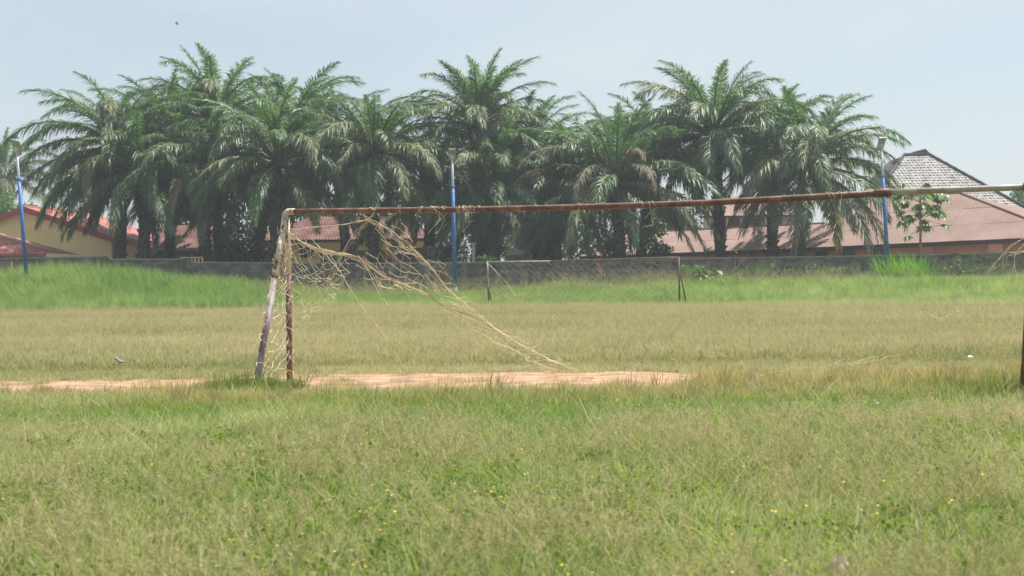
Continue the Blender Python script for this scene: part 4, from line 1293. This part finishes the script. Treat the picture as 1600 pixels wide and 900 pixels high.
    # remnant at the right hand post
    bundle('rope', [(1602, 372, -.02), (1580, 384, .2), (1560, 405, .4), (1540, 430, .6)], 3, .02, .003, 'twine')
    bundle('rope', [(1600, 380, 0), (1585, 398, .2), (1584, 440, .3)], 2, .02, .0035, 'twine')
    bundle('rope', [(1601, 394, 0), (1575, 398, .25), (1566, 420, .4)], 2, .03, .0035, 'twine')
near_net()

# ------------------------------------------------------------------ far goal
def far_goal():
    dl, dr_ = 70.6, 66.9
    a, b = P(764, 483, dl), P(1062, 477, dr_)
    zl, zr = gz(a.x, a.y), gz(b.x, b.y)
    fl = Vector((a.x, a.y, zl)); fr = Vector((b.x, b.y, zr))
    root = thing('football_goal', fl.lerp(fr, .5), 'far small looking football goal standing in the bright green grass before the wall', 'football goal', 'football goals')
    tl, tr_ = P(761.5, 409.5, dl), P(1060.5, 402.5, dr_)
    mid = [P(860, 408.5, dl + (dr_ - dl) * .33), P(960, 405.5, dl + (dr_ - dl) * .66), P(1020, 403, dl + (dr_ - dl) * .86)]
    r = .043
    m = MB(); m.tube([tl, mid[0]], r, 10); m.build('crossbar', M['steel'], root, True, label='pale left end of the crossbar')
    m = MB(); m.tube([mid[0], mid[1], mid[2], tr_], r * .98, 10); m.build('crossbar', M['rust'], root, True)
    m = MB(); m.tube([tl + Vector((0, 0, .05)), tl.lerp(fl, .35)], r, 10); m.build('post', M['paintrust'], root, True)
    m = MB(); m.tube([tl.lerp(fl, .35), fl - Vector((0, 0, .1))], r * .98, 10); m.build('post', M['rust'], root, True)
    m = MB(); m.tube([tr_ + Vector((0, 0, .05)), fr - Vector((0, 0, .1))], r, 10); m.build('post', M['rust'], root, True)
    back = Vector((.456, 1, 0)).normalized() * 1.0
    sl = P(772, 482, dl + 1.2); sl = Vector((sl.x - .05, sl.y, zl - .05)); sr = Vector((fr.x + back.x * 1.0 + .05, fr.y + .9, zr - .05))
    m = MB(); m.tube([tl.lerp(fl, .25), tl.lerp(fl, .25).lerp(sl, .5) + Vector((-.07, 0, 0)), sl], .036, 8); m.build('stay', M['rust'], root, True)
    m = MB(); m.tube([tr_.lerp(fr, .2), sr], .036, 8); m.build('stay', M['rust'], root, True)
    rs = random.Random(9)
    net = thing('goal_net', tl.lerp(tr_, .5), 'fine grey net hanging slack from the far goal', 'net', 'goal nets')
    m = MB()
    nu, nv = 56, 15
    g = {}
    for i in range(nu + 1):
        for j in range(nv + 1):
            u, v = i / nu, j / nv
            top = tl.lerp(tr_, u) - Vector((0, 0, .05)); bot = sl.lerp(sr, u) + Vector((0, .3, .1))
            p = top.lerp(bot, v) + Vector((rs.gauss(0, .02), math.sin(v * math.pi) * .25, rs.gauss(0, .02) - .12 * math.sin(v * math.pi) * (1 + .6 * math.sin(u * 19))))
            g[i, j] = p
    for i in range(nu + 1):
        for j in range(nv):
            if (i + j) % 2: continue
            for di in (-1, 1):
                if 0 <= i + di <= nu and rs.random() > .05: m.tube([g[i, j], g[i + di, j + 1]], .007, 3, False)
    m.build('net_mesh', M['farnet'], net)
    m = MB(); m.tube([P(763, 412, dl + .2), P(790, 440, dl + .5), P(808, 466, dl + .8)], .014, 4); m.build('rope', M['twine'], net)
    c = P(938, 421, 68.3)
    rag = tag(MB_rag(c), 'strip of faded red cloth caught in the far goal net', 'rag')
def MB_rag(c):
    m = MB()
    rs = random.Random(4)
    prev = None
    for i in range(9):
        t = i / 8
        p = c + Vector((-.18 + .4 * t, 0.04 * math.sin(t * 9), .3 - .6 * t + .05 * math.sin(t * 11)))
        s = Vector((.035, .02, .02)) * (1 - .3 * t)
        if prev:
            m.quad(prev[0], prev[1], p + s, p - s)
            o_ = Vector((0, .015, 0)); m.quad(prev[1] + o_, prev[0] + o_, p - s + o_, p + s + o_)
        prev = (p - s, p + s)
    return m.build('red_rag', M['redrag'])
far_goal()

# ------------------------------------------------------------------ birds
def loft(rings, n=10):
    m = MB()
    for (c, rx, rz, ax) in rings:
        a = Vector(ax).normalized(); s = a.cross(Vector((0, 0, 1))).normalized(); u = s.cross(a)
        for k in range(n):
            t = 2 * math.pi * k / n
            m.v.append(Vector(c) + s * math.cos(t) * rx + u * math.sin(t) * rz)
    for i in range(len(rings) - 1):
        for k in range(n):
            k2 = (k + 1) % n
            m.f.append((i * n + k, i * n + k2, (i + 1) * n + k2, (i + 1) * n + k))
    m.f.append(tuple(range(n))[::-1]); m.f.append(tuple((len(rings) - 1) * n + k for k in range(n)))
    return m

def wagtail():
    p = P(187, 575, 24.3); b = Vector((p.x, 24.3, 0.06))
    root = thing('wagtail', b, 'small grey and white wagtail standing in the short grass left of the near goal', 'bird')
    o = b + Vector((0, 0, .035)); k = 1.22
    Q = lambda x, z, y=0: o + Vector((x, y, z)) * k
    # body from breast (left) to rump (right); head turned down to the left
    rings = [(Q(-.066, .072), .004, .004, (1, 0, 0)), (Q(-.062, .074), .014, .013, (1, 0, -.1)), (Q(-.05, .077), .021, .02, (1, 0, -.3)), (Q(-.036, .072), .021, .02, (1, 0, -.6)),
             (Q(-.026, .058), .022, .022, (1, 0, -.8)), (Q(-.012, .042), .028, .028, (1, 0, -.55)), (Q(.012, .032), .031, .029, (1, 0, -.25)), (Q(.04, .026), .024, .021, (1, 0, -.15)),
             (Q(.062, .023), .012, .010, (1, 0, -.1)), (Q(.072, .022), .004, .004, (1, 0, 0))]
    loft(rings, 12).build('body', M['feather_grey'], root, True)
    m = loft([(Q(-.052, .045), .006, .006, (1, 0, -1)), (Q(-.04, .04), .02, .02, (1, 0, -.8)), (Q(-.012, .022), .027, .022, (1, 0, -.4)), (Q(.02, .013), .024, .015, (1, 0, -.1)), (Q(.05, .014), .008, .006, (1, 0, 0))])
    m.build('breast', M['feather_white'], root, True)
    m = loft([(Q(-.0615, .077), .006, .006, (1, 0, 0)), (Q(-.055, .080), .0215, .015, (1, 0, -.1)), (Q(-.049, .079), .0215, .014, (1, 0, -.3)), (Q(-.044, .077), .014, .008, (1, 0, -.3))])
    m.build('brow_patch', M['feather_white'], root, True)
    for s in (-1, 1):
        m = loft([(Q(-.022, .046, s * .026), .003, .008, (1, 0, -.3)), (Q(.006, .037, s * .033), .005, .019, (1, 0, -.25)), (Q(.04, .028, s * .027), .004, .013, (1, -s * .1, -.2)), (Q(.078, .023, s * .014), .002, .004, (1, -s * .2, -.1))])
        m.build('wing', M['feather_dark'] if s > 0 else M['feather_grey'], root, True)
        m = MB(); m.tube([Q(-.0555, .0775, s * .0195), Q(-.0555, .0775, s * .024)], .0042, 7); m.build('eye', M['feather_dark'], root)
        m = MB(); m.tube([Q(.004 + s * .006, .008, s * .012), Q(.008 + s * .006, -.014, s * .012), Q(-.002 + s * .006, -.034, s * .012)], .0022, 5); m.build('leg', M['feather_dark'], root)
    m = MB(); m.tube([Q(-.064, .073), Q(-.084, .068)], [.005, .0012], 6); m.build('beak', M['feather_dark'], root)
    m = MB(); m.hexa([Q(.058, .021, -.008), Q(.135, .020, -.012), Q(.135, .020, .012), Q(.058, .021, .008), Q(.058, .027, -.008), Q(.135, .024, -.012), Q(.135, .024, .012), Q(.058, .027, .008)])
    m.build('tail', M['feather_dark'], root)
wagtail()

def flying_bird():
    c = P(276.5, 37.5, 110)
    root = thing('flying_bird', c, 'tiny dark bird gliding high in the sky at the upper left', 'bird')
    m = loft([(c + Vector((-.16, 0, .02)), .01, .01, (1, 0, 0)), (c + Vector((-.08, 0, .01)), .045, .04, (1, 0, 0)), (c + Vector((.05, 0, 0)), .05, .04, (1, 0, 0)), (c + Vector((.2, 0, -.02)), .03, .008, (1, 0, 0))], 8)
    m.build('body', M['feather_dark'], root, True)
    for s in (-1, 1):
        m = MB(); a = c + Vector((-.05, 0, .02))
        m.hexa([a, a + Vector((.1, 0, 0)), a + Vector((.13, s * .35, .08)), a + Vector((.02, s * .35, .08)), a + Vector((0, 0, .015)), a + Vector((.1, 0, .01)), a + Vector((.13, s * .35, .088)), a + Vector((.02, s * .35, .092))])
        m.build('wing', M['feather_dark'], root)
flying_bird()

# ------------------------------------------------------------------ litter and stone
def crumple(name, px, py, d, w_, h_, mat, label, cat, seed, z=0.0):
    rs = np.random.RandomState(seed)
    n, k = 9, 14
    c = P(px, py, d)
    m = MB()
    for i in range(n + 1):
        th = math.pi * i / n
        for j in range(k):
            ph = 2 * math.pi * j / k
            r = 1 + .38 * (rs.rand() - .5)
            m.v.append(Vector((c.x + math.sin(th) * math.cos(ph) * w_ / 2 * r, d + math.sin(th) * math.sin(ph) * w_ * .4 * r, z + h_ / 2 + math.cos(th) * h_ / 2 * r)))
    for i in range(n):
        for j in range(k):
            m.f.append((i * k + j, i * k + (j + 1) % k, (i + 1) * k + (j + 1) % k, (i + 1) * k + j))
    o = m.build(name, M[mat])
    tag(o, label, cat)
crumple('plastic_scrap', 936, 667, 14.0, .075, .06, 'plastic', 'crumpled white plastic scrap in the green grass below the trailing rope', 'litter', 1, .03)
crumple('plastic_scrap', 1243, 642, 15.5, .11, .05, 'plastic', 'flat white plastic scrap at the edge of the dry grass strip', 'litter', 2, .03)
crumple('plastic_scrap', 1371, 647, 15.3, .085, .05, 'plastic', 'pale plastic scrap lying where the dry strip meets green grass towards the right goal post', 'litter', 3, .03)
crumple('plastic_scrap', 1516, 565, 23.4, .1, .06, 'plastic', 'small white plastic scrap in the olive field left of the right goal post', 'litter', 4, .03)
crumple('plastic_scrap', 50, 706, 12.5, .07, .05, 'plastic', 'dull white plastic scrap deep in the grass near the left edge', 'litter', 5, .03)
crumple('plastic_scrap', 312, 763, 10.2, .055, .045, 'plastic', 'dull pale plastic scrap in the long grass at lower left', 'litter', 6, .03)
crumple('pale_stone', 1312, 897, 6.3, .11, .215, 'stone', 'pale tan stone at the very bottom edge', 'stone', 7, .0)

# ------------------------------------------------------------------ grass
def clump(name, mat, n, h, spread, lean, width, seed, straw=(.2, .3), seg=3, curl=.5, head=0, fan=1.0):
    """blades of one tuft; point attribute straw is constant on each blade"""
    rs = np.random.RandomState(seed)
    r = spread * np.sqrt(rs.rand(n)); a = rs.rand(n) * 6.283
    b = np.stack([r * np.cos(a), r * np.sin(a), np.zeros(n)], -1)
    az = a + rs.normal(0, 1.2, n) if fan else rs.rand(n) * 6.283
    L_ = np.stack([np.cos(az), np.sin(az), np.zeros(n)], -1)
    hh = h * rs.uniform(.55, 1.15, n)
    ln = lean * rs.uniform(.2, 1.5, n)
    st = np.clip(rs.normal(straw[0], straw[1], n), 0, 1)
    sd_ = np.stack([-np.sin(az + .6), np.cos(az + .6), np.zeros(n)], -1)
    rows = []
    for k in range(seg + 1):
        t = k / seg
        c = b + L_ * (ln * hh * (t * .5 + curl * t * t))[:, None]
        c[:, 2] += hh * t * (1 - .28 * np.minimum(1, ln) * t)
        wv = width * (1 - t) ** .6 if k < seg else 0
        if head and k >= seg - 1: wv = width * head
        rows.append((c, wv))
    V = []; A = []
    for (c, wv) in rows[:-1]:
        V += [c - sd_ * wv / 2, c + sd_ * wv / 2]
    V.append(rows[-1][0])
    nv = len(V)
    v = np.stack(V, 1).reshape(-1, 3)
    base = (np.arange(n) * nv)[:, None]
    fq = [base + np.array([[2 * k, 2 * k + 1, 2 * k + 3, 2 * k + 2]]) for k in range(seg - 1)]
    ft = base + np.array([[2 * (seg - 1), 2 * (seg - 1) + 1, 2 * seg]])
    me = np_mesh(name, v, [np.concatenate(fq), ft] if fq else [ft], M[mat], {'straw': np.repeat(st, nv)})
    return me

def panicle(name, mat, n, h, spread, seed, straw=(.75, .2)):
    """thin wiry stems carrying loose airy seed heads"""
    rs = np.random.RandomState(seed)
    V, Fc, S = [], [], []
    def ribbon(p, q, w_, st):
        d = q - p; s = np.cross(d, rs.normal(size=3)); s /= np.linalg.norm(s) + 1e-9
        i = len(V); V.extend([p - s * w_, p + s * w_, q + s * w_ * .5, q - s * w_ * .5]); Fc.append((i, i + 1, i + 2, i + 3)); S.extend([st] * 4)
    for _ in range(n):
        st = float(np.clip(rs.normal(*straw), 0, 1))
        a = rs.rand() * 6.283; r = spread * math.sqrt(rs.rand())
        p = np.array([r * math.cos(a), r * math.sin(a), 0.]); az = rs.rand() * 6.283
        hh = h * rs.uniform(.6, 1.15); ln = rs.uniform(.1, .75)
        pts = [p + np.array([math.cos(az), math.sin(az), 0]) * hh * ln * t ** 1.7 + np.array([0, 0, hh * t * (1 - .15 * ln * t)]) for t in (0, .35, .68, 1)]
        for k in range(3): ribbon(pts[k], pts[k + 1], .0016, st)
        for k in range(rs.randint(7, 12)):
            t = rs.uniform(.66, 1); q = pts[2] + (pts[3] - pts[2]) * (t - .66) / .34
            d = rs.normal(size=3) * .5 + np.array([math.cos(az), math.sin(az), .5]); d /= np.linalg.norm(d)
            ribbon(q, q + d * hh * rs.uniform(.06, .15), .0014, min(1, st + .1))
    return np_mesh(name, np.array(V), [np.array(Fc)], M[mat], {'straw': np.array(S)})

M['g_near'] = grass_mat('meadow grass', (.145, .235, .05), (.235, .285, .095), (.48, .465, .28), trans=.45)
M['g_seed'] = grass_mat('seeding grass stems', (.20, .25, .085), (.33, .325, .15), (.53, .46, .28), trans=.4, tmul=(1.1, 1.05, .9))
M['g_stalk'] = grass_mat('pale grass stalk', (.34, .44, .22), (.48, .52, .32), (.66, .60, .42), trans=.35, tmul=(1, 1, .9))
M['g_field'] = grass_mat('dry field grass', (.155, .205, .068), (.265, .27, .13), (.43, .385, .24), trans=.42, tmul=(1.15, 1.15, .8))
M['g_tuft'] = grass_mat('tussock grass', (.11, .19, .035), (.215, .215, .075), (.42, .335, .18), trans=.4)
M['g_reed'] = grass_mat('lime reed grass', (.13, .30, .03), (.20, .36, .05), (.3, .4, .1), trans=.5)
M['g_tall'] = grass_mat('tall green grass', (.175, .275, .085), (.26, .34, .13), (.43, .43, .26), trans=.48)
M['flower'] = mat_noise('yellow petals', [(.75, .48, .02), (.85, .6, .05)], scale=30, rough=.6)

def scatter(name, pts, tone, scale, variants, label, tilt=.12, seed=0):
    """ONE object of ground cover: points carrying instances of a few tufts"""
    rs = np.random.RandomState(seed)
    n = len(pts)
    me = bpy.data.meshes.new(name)
    me.vertices.add(n); me.vertices.foreach_set('co', np.asarray(pts, np.float32).ravel())
    rot = np.stack([rs.normal(0, tilt, n), rs.normal(0, tilt, n), rs.rand(n) * 6.283], -1).astype(np.float32)
    a = me.attributes.new('rot', 'FLOAT_VECTOR', 'POINT'); a.data.foreach_set('vector', rot.ravel())
    a = me.attributes.new('scl', 'FLOAT', 'POINT'); a.data.foreach_set('value', np.asarray(scale, np.float32))
    a = me.attributes.new('tone', 'FLOAT', 'POINT'); a.data.foreach_set('value', np.asarray(tone, np.float32))
    a = me.attributes.new('var', 'INT', 'POINT'); a.data.foreach_set('value', rs.randint(0, len(variants), n).astype(np.int32))
    o = bpy.data.objects.new(name, me); COL.objects.link(o)
    ng = bpy.data.node_groups.new(name + ' scatter', 'GeometryNodeTree')
    ng.interface.new_socket('Geometry', in_out='INPUT', socket_type='NodeSocketGeometry')
    ng.interface.new_socket('Geometry', in_out='OUTPUT', socket_type='NodeSocketGeometry')
    N = ng.nodes; l = ng.links.new
    gi, go = N.new('NodeGroupInput'), N.new('NodeGroupOutput')
    col = bpy.data.collections.new(name + ' tufts')
    for k, vm in enumerate(variants):
        col.objects.link(bpy.data.objects.new('%s_tuft' % name, vm))
    ci = N.new('GeometryNodeCollectionInfo'); ci.inputs['Collection'].default_value = col
    ci.inputs['Separate Children'].default_value = True; ci.inputs['Reset Children'].default_value = True
    ip = N.new('GeometryNodeInstanceOnPoints'); ip.inputs['Pick Instance'].default_value = True
    def attr(nm, t):
        q = N.new('GeometryNodeInputNamedAttribute'); q.data_type = t; q.inputs['Name'].default_value = nm; return q.outputs['Attribute']
    l(gi.outputs[0], ip.inputs['Points']); l(ci.outputs[0], ip.inputs['Instance'])
    l(attr('var', 'INT'), ip.inputs['Instance Index'])
    l(attr('rot', 'FLOAT_VECTOR'), ip.inputs['Rotation']); l(attr('scl', 'FLOAT'), ip.inputs['Scale'])
    l(ip.outputs[0], go.inputs[0])
    md = o.modifiers.new('scatter', 'NODES'); md.node_group = ng
    tag(o, label, kind='stuff')
    return o

def points(n, y0, y1, seed, margin=1.25, power=1.0):
    """random places in the wedge the view covers (wider than the view), between distances y0 and y1"""
    rs = np.random.RandomState(seed)
    u = rs.rand(n)
    y = np.sqrt(y0 ** 2 + u * (y1 ** 2 - y0 ** 2)) if power == 1 else y0 * (y1 / y0) ** u
    x = (rs.rand(n) * 2 - 1) * (0.36 * y * margin + .8)
    return x, y, rs

def grass():
    rs0 = np.random.RandomState(1)
    # --- near meadow, 6 to 17 m
    var = [clump('meadow_tuft', 'g_near', 34, .17, .16, .9, .0062, 500 + k, straw=(.34, .28)) for k in range(5)] + [clump('meadow_tuft', 'g_near', 18, .21, .13, .8, .0105, 520 + k, straw=(.3, .3), seg=4) for k in range(3)]
    x, y, rs = points(15000, 5.2, 17.2, 21)
    z = ground_z(x, y)
    belt = np.exp(-((y - 14.6) / 1.5) ** 2)              # brighter green belt below the dry strip
    tone = .75 * fbm(x, y, .9, 3) + .35 * fbm(x, y, 4, 8) - .10 - .30 * belt * (fbm(x, y, 2.5, 12) > .36)
    tone = np.clip(tone + .05, 0, 1)
    scatter('meadow_grass', np.stack([x, y, z], -1), tone, rs.uniform(.6, 1.35, len(x)) * (1 - .18 * belt), var, 'mixed green and straw coloured meadow grass filling the foreground', seed=1)
    var = [panicle('seeding_stems', 'g_seed', 8, .32, .13, 600 + k) for k in range(6)]
    x, y, rs = points(9000, 5.2, 16.6, 22)
    keep = .85 * fbm(x, y, 1.2, 31) + rs.rand(len(x)) * .45 - .3 * np.exp(-((y - 14.8) / 1.5) ** 2) > .66
    x, y = x[keep], y[keep]
    scatter('seeding_grass', np.stack([x, y, ground_z(x, y)], -1), .25 + .5 * fbm(x, y, 2, 4), np.random.RandomState(5).uniform(.7, 1.25, len(x)) * (1 - .5 * smooth(12, 15.5, y)), var, 'wispy straw coloured seed heads waving over the foreground meadow', seed=2, tilt=.2)
    # long single stalks
    var = [clump('long_stalks', 'g_stalk', 2, .50, .05, 1.0, .0055, 650 + k, straw=(.5, .3), seg=5) for k in range(5)]
    x, y, rs = points(800, 5.6, 17, 23)
    scatter('long_stalks', np.stack([x, y, ground_z(x, y)], -1), .3 + .4 * rs.rand(len(x)), rs.uniform(.6, 1.1, len(x)) * (.5 + .5 * smooth(5, 13, y)), var, 'scattered long pale bent stalks in the foreground meadow', seed=3, tilt=.35)
    # low broad leaves with yellow flowers
    def forb(seed):
        rs_ = np.random.RandomState(seed); n = 40
        v, f = leaf_cloud(n, (.12, .12, .05), .03, seed, clumps=5, aspect=.62); v[:, 2] += .09
        return np_mesh('forb', v, [f], M['weed'])
    x, y, rs = points(5200, 5.2, 16.5, 24)
    keep = .7 * fbm(x, y, 1.1, 41) + .3 * rs.rand(len(x)) + .25 * smooth(12.2, 14.5, y) * -1 > .52
    x, y = x[keep], y[keep]
    scatter('ground_weeds', np.stack([x, y, ground_z(x, y)], -1), rs.rand(len(x)), np.random.RandomState(6).uniform(.7, 1.5, len(x)), [forb(700 + k) for k in range(5)], 'low round leaved green weeds between the meadow grasses', seed=4)
    def flower(seed):
        m = MB(); rs_ = random.Random(seed)
        for k in range(5):
            a = k * 1.2566; c = Vector((0, 0, .2)); d = Vector((math.cos(a), math.sin(a), .35)); s = Vector((-d.y, d.x, 0))
            m.quad(c, c + d * .004 + s * .003, c + d * .007, c + d * .004 - s * .003)
        return m.mesh('flower', M['flower'])
    x, y, rs = points(2600, 5.4, 16, 25)
    keep = fbm(x, y, 1.1, 41) + .1 * (x > 0) > .56
    x, y = x[keep], y[keep]
    scatter('yellow_flowers', np.stack([x, y, ground_z(x, y)], -1), rs.rand(len(x)), np.random.RandomState(7).uniform(.7, 1.4, len(x)), [flower(k) for k in range(2)], 'tiny yellow flowers dotted through the foreground meadow', seed=5)

    # --- tussocks along the near side of the dirt
    var = [clump('tussock', 'g_tuft', 46, .30, .10, .55, .0085, 800 + k, straw=(.5, .28), curl=.35) for k in range(6)]
    x, y, rs = points(2900, 15.8, 19.4, 26)
    n, f = dirt_bounds(x)
    dens = fbm(x, y, 1.0, 51)
    keep = (y < n + .25 * rs.rand(len(x))) & (dens + rs.rand(len(x)) * .4 > .50)
    x, y, dens = x[keep], y[keep], dens[keep]
    # extra tufts round the post feet
    rs2 = np.random.RandomState(3)
    gx = np.concatenate([rs2.normal(-3.5, .33, 110), rs2.normal(5.6, .6, 120)]); gy = np.concatenate([rs2.normal(18.6, .35, 110), rs2.normal(16.3, .5, 120)])
    tone = np.concatenate([.48 + .8 * (fbm(x, y, 1.1, 61) - .1) + .12 * (x > 1.2), np.full(110, .14), np.full(120, .3)])
    x = np.concatenate([x, gx]); y = np.concatenate([y, gy])
    rsS = np.random.RandomState(8)
    sc_ = rsS.uniform(.40, .86, len(x)) * np.where(rsS.rand(len(x)) < .08, 1.75, 1) * np.where((x < -4.4), .62, 1)
    sc_[-230:-120] *= 1.15; sc_[-120:] *= 1.25
    scatter('tussock_grass', np.stack([x, y, ground_z(x, y)], -1), np.clip(tone, 0, 1), sc_, var, 'brownish tussock grass along the near edge of the dirt strip', seed=6)

    # --- dry olive field, 16 to 80 m
    var = [clump('field_tuft', 'g_field', 42, .16, .24, .9, .012, 900 + k, straw=(.5, .25), seg=2) for k in range(6)]
    x, y, rs = points(15000, 15.8, 34, 27, 1.2)
    x2, y2, rs2 = points(30000, 34, 84, 28, 1.15)
    x = np.concatenate([x, x2]); y = np.concatenate([y, y2])
    e = y - edge_y(x)
    nd, fd = dirt_bounds(x)
    rsk = np.random.RandomState(4)
    ind = (y > nd - .1) & (y < fd + .02) & (x < 2.9) & (x > -12.6)
    keep = (e < 7) & (rsk.rand(len(x)) < 1 - .9 * smooth(-.5, 4.5, e + (fbm(x, y, 3, 92) - .5) * 4)) & (~ind | (rsk.rand(len(x)) < .03 + .05 * (x < -4.5) + .5 * (fbm(x, y, .8, 77) > .62) + .35 * ((y > fd - .25) | (y < nd + .35)))) & ~((y < nd) & (y > nd - .4) & (rsk.rand(len(x)) < .5) & (x < 2.8))
    x, y = x[keep], y[keep]
    streak = fbm(x * .22, y * .9, 4.0, 71)
    tone = -.02 + .72 * streak + .45 * fbm(x, y, 2.6, 75) + .12 * smooth(40, 24, y) * 0
    near_green = np.exp(-((y - 24.2) / 1.4) ** 2) * .16
    tone = np.clip(tone - near_green + .05, 0, 1)
    rsS = np.random.RandomState(9)
    scl = rsS.uniform(.7, 1.3, len(x)) * (1 + .25 * smooth(30, 50, y)) * np.where(np.abs(y - 21) < 3.2, .55, 1)
    scatter('field_grass', np.stack([x, y, ground_z(x, y)], -1), tone, scl, var, 'dry olive grass covering the pitch between the two goals', seed=7)
    var = [panicle('field_seed_stems', 'g_seed', 10, .34, .3, 950 + k) for k in range(4)]
    for v_ in var:
        co = np.empty(len(v_.vertices) * 3, np.float32)
    x, y, rs = points(9000, 23.5, 70, 29, 1.15)
    keep = (y < edge_y(x)) & (fbm(x * .3, y, 3, 81) > .4)
    x, y = x[keep], y[keep]
    scatter('field_seed_heads', np.stack([x, y, ground_z(x, y)], -1), .35 + .5 * fbm(x, y, 5, 83), np.random.RandomState(10).uniform(.7, 1.4, len(x)), var, 'wispy dry seed heads standing over the olive pitch grass', seed=8, tilt=.2)

    # --- tall bright grass before the wall
    var = [clump('tall_tuft', 'g_tall', 40, 1.0, .30, .55, .026, 1000 + k, straw=(.36, .22), seg=4, curl=.55) for k in range(6)]
    x, y, rs = points(32000, 52, 82.6, 30, 1.15)
    e = y - edge_y(x)
    wob = (fbm(x, y, 3.2, 91) - .5) * 7.0
    keep = (e > -4) & (e + wob > -.5) & (rs.rand(len(x)) < .16 + .84 * smooth(-2.5, 3.5, e + .6 * wob))
    x, y, e = x[keep], y[keep], e[keep]
    right = smooth(-18, -6, x)
    hgt = (.36 + .26 * smooth(2, 9, e) + .12 * smooth(9, 16, e)) * (1.0 + .85 * (1 - right)) * (1 - .28 * right * smooth(80.2, 82, y))
    # shorter before the far goal so that its feet show
    infr = (x > 0) & (x < 9.5) & (y < edge_y(x) + 4)
    hgt = np.where(infr, np.minimum(hgt, .27), hgt)
    tone = -.05 + .85 * fbm(x, y, 3.5, 95) + .22 * right * smooth(3, 0, e) + .10 * right
    tone = tone - .14 * (1 - right)
    scatter('tall_grass', np.stack([x, y, ground_z(x, y)], -1), np.clip(tone, 0, 1), hgt * rs.uniform(.7, 1.25, len(x)) * (.72 + .75 * fbm(x, y, 2.4, 97)), var, 'tall bright green grass between the pitch and the grey wall', seed=9)
    # wall-foot weeds
    var = [panicle('wall_weeds', 'g_seed', 16, 1.0, .35, 1100 + k, straw=(.45, .2)) for k in range(4)]
    rs = np.random.RandomState(12)
    x = rs.uniform(-30, 34, 1100); y = rs.uniform(77, 82.5, 1100)
    keep = (x > -15) & (fbm(x, y, 3, 99) > .42)
    x, y = x[keep], y[keep]
    scatter('wall_foot_weeds', np.stack([x, y, ground_z(x, y)], -1), .3 + .3 * rs.rand(len(x)), rs.uniform(.9, 1.55, len(x)), var, 'thin pale weeds growing along the foot of the wall', seed=10, tilt=.2)
grass()

def reed_clump():
    d = 80.2
    c = P(1412, 420, d); b = Vector((c.x, d, gz(c.x, d)))
    root = thing('grass_clump', b, 'bright lime green clump of tall grass at the foot of the rightmost lamp', 'grass clump')
    rs = random.Random(2)
    for k in range(6):
        me = clump('blades', 'g_reed', 130, 2.35, .45, .5, .045, 1200 + k, straw=(.06, .12), seg=5, curl=.5)
        o = bpy.data.objects.new('blades', me); COL.objects.link(o); o.parent = root
        o.location = (rs.uniform(-1.0, 1.2), rs.uniform(-.3, .3), 0)
        s = rs.uniform(.75, 1.1); o.scale = (s, s, s)
reed_clump()

# ------------------------------------------------------------------ hazy air
def haze():
    m = MB()
    m.box((0, 60, 11), (900, 900, 26))
    m.v = [Vector((v.x, v.y, v.z)) for v in m.v]
    mat = bpy.data.materials.new('hazy air'); mat.use_nodes = True
    t = mat.node_tree; t.nodes.clear()
    out = t.nodes.new('ShaderNodeOutputMaterial'); pv = t.nodes.new('ShaderNodeVolumePrincipled')
    pv.inputs['Color'].default_value = (.82, .92, 1.0, 1)
    pv.inputs['Density'].default_value = HAZE
    pv.inputs['Anisotropy'].default_value = .2
    t.links.new(pv.outputs['Volume'], out.inputs['Volume'])
    o = m.build('haze', mat); tag(o, 'thin humid haze in the air', kind='stuff')
HAZE = 0.00065
if HAZE > 0: haze()
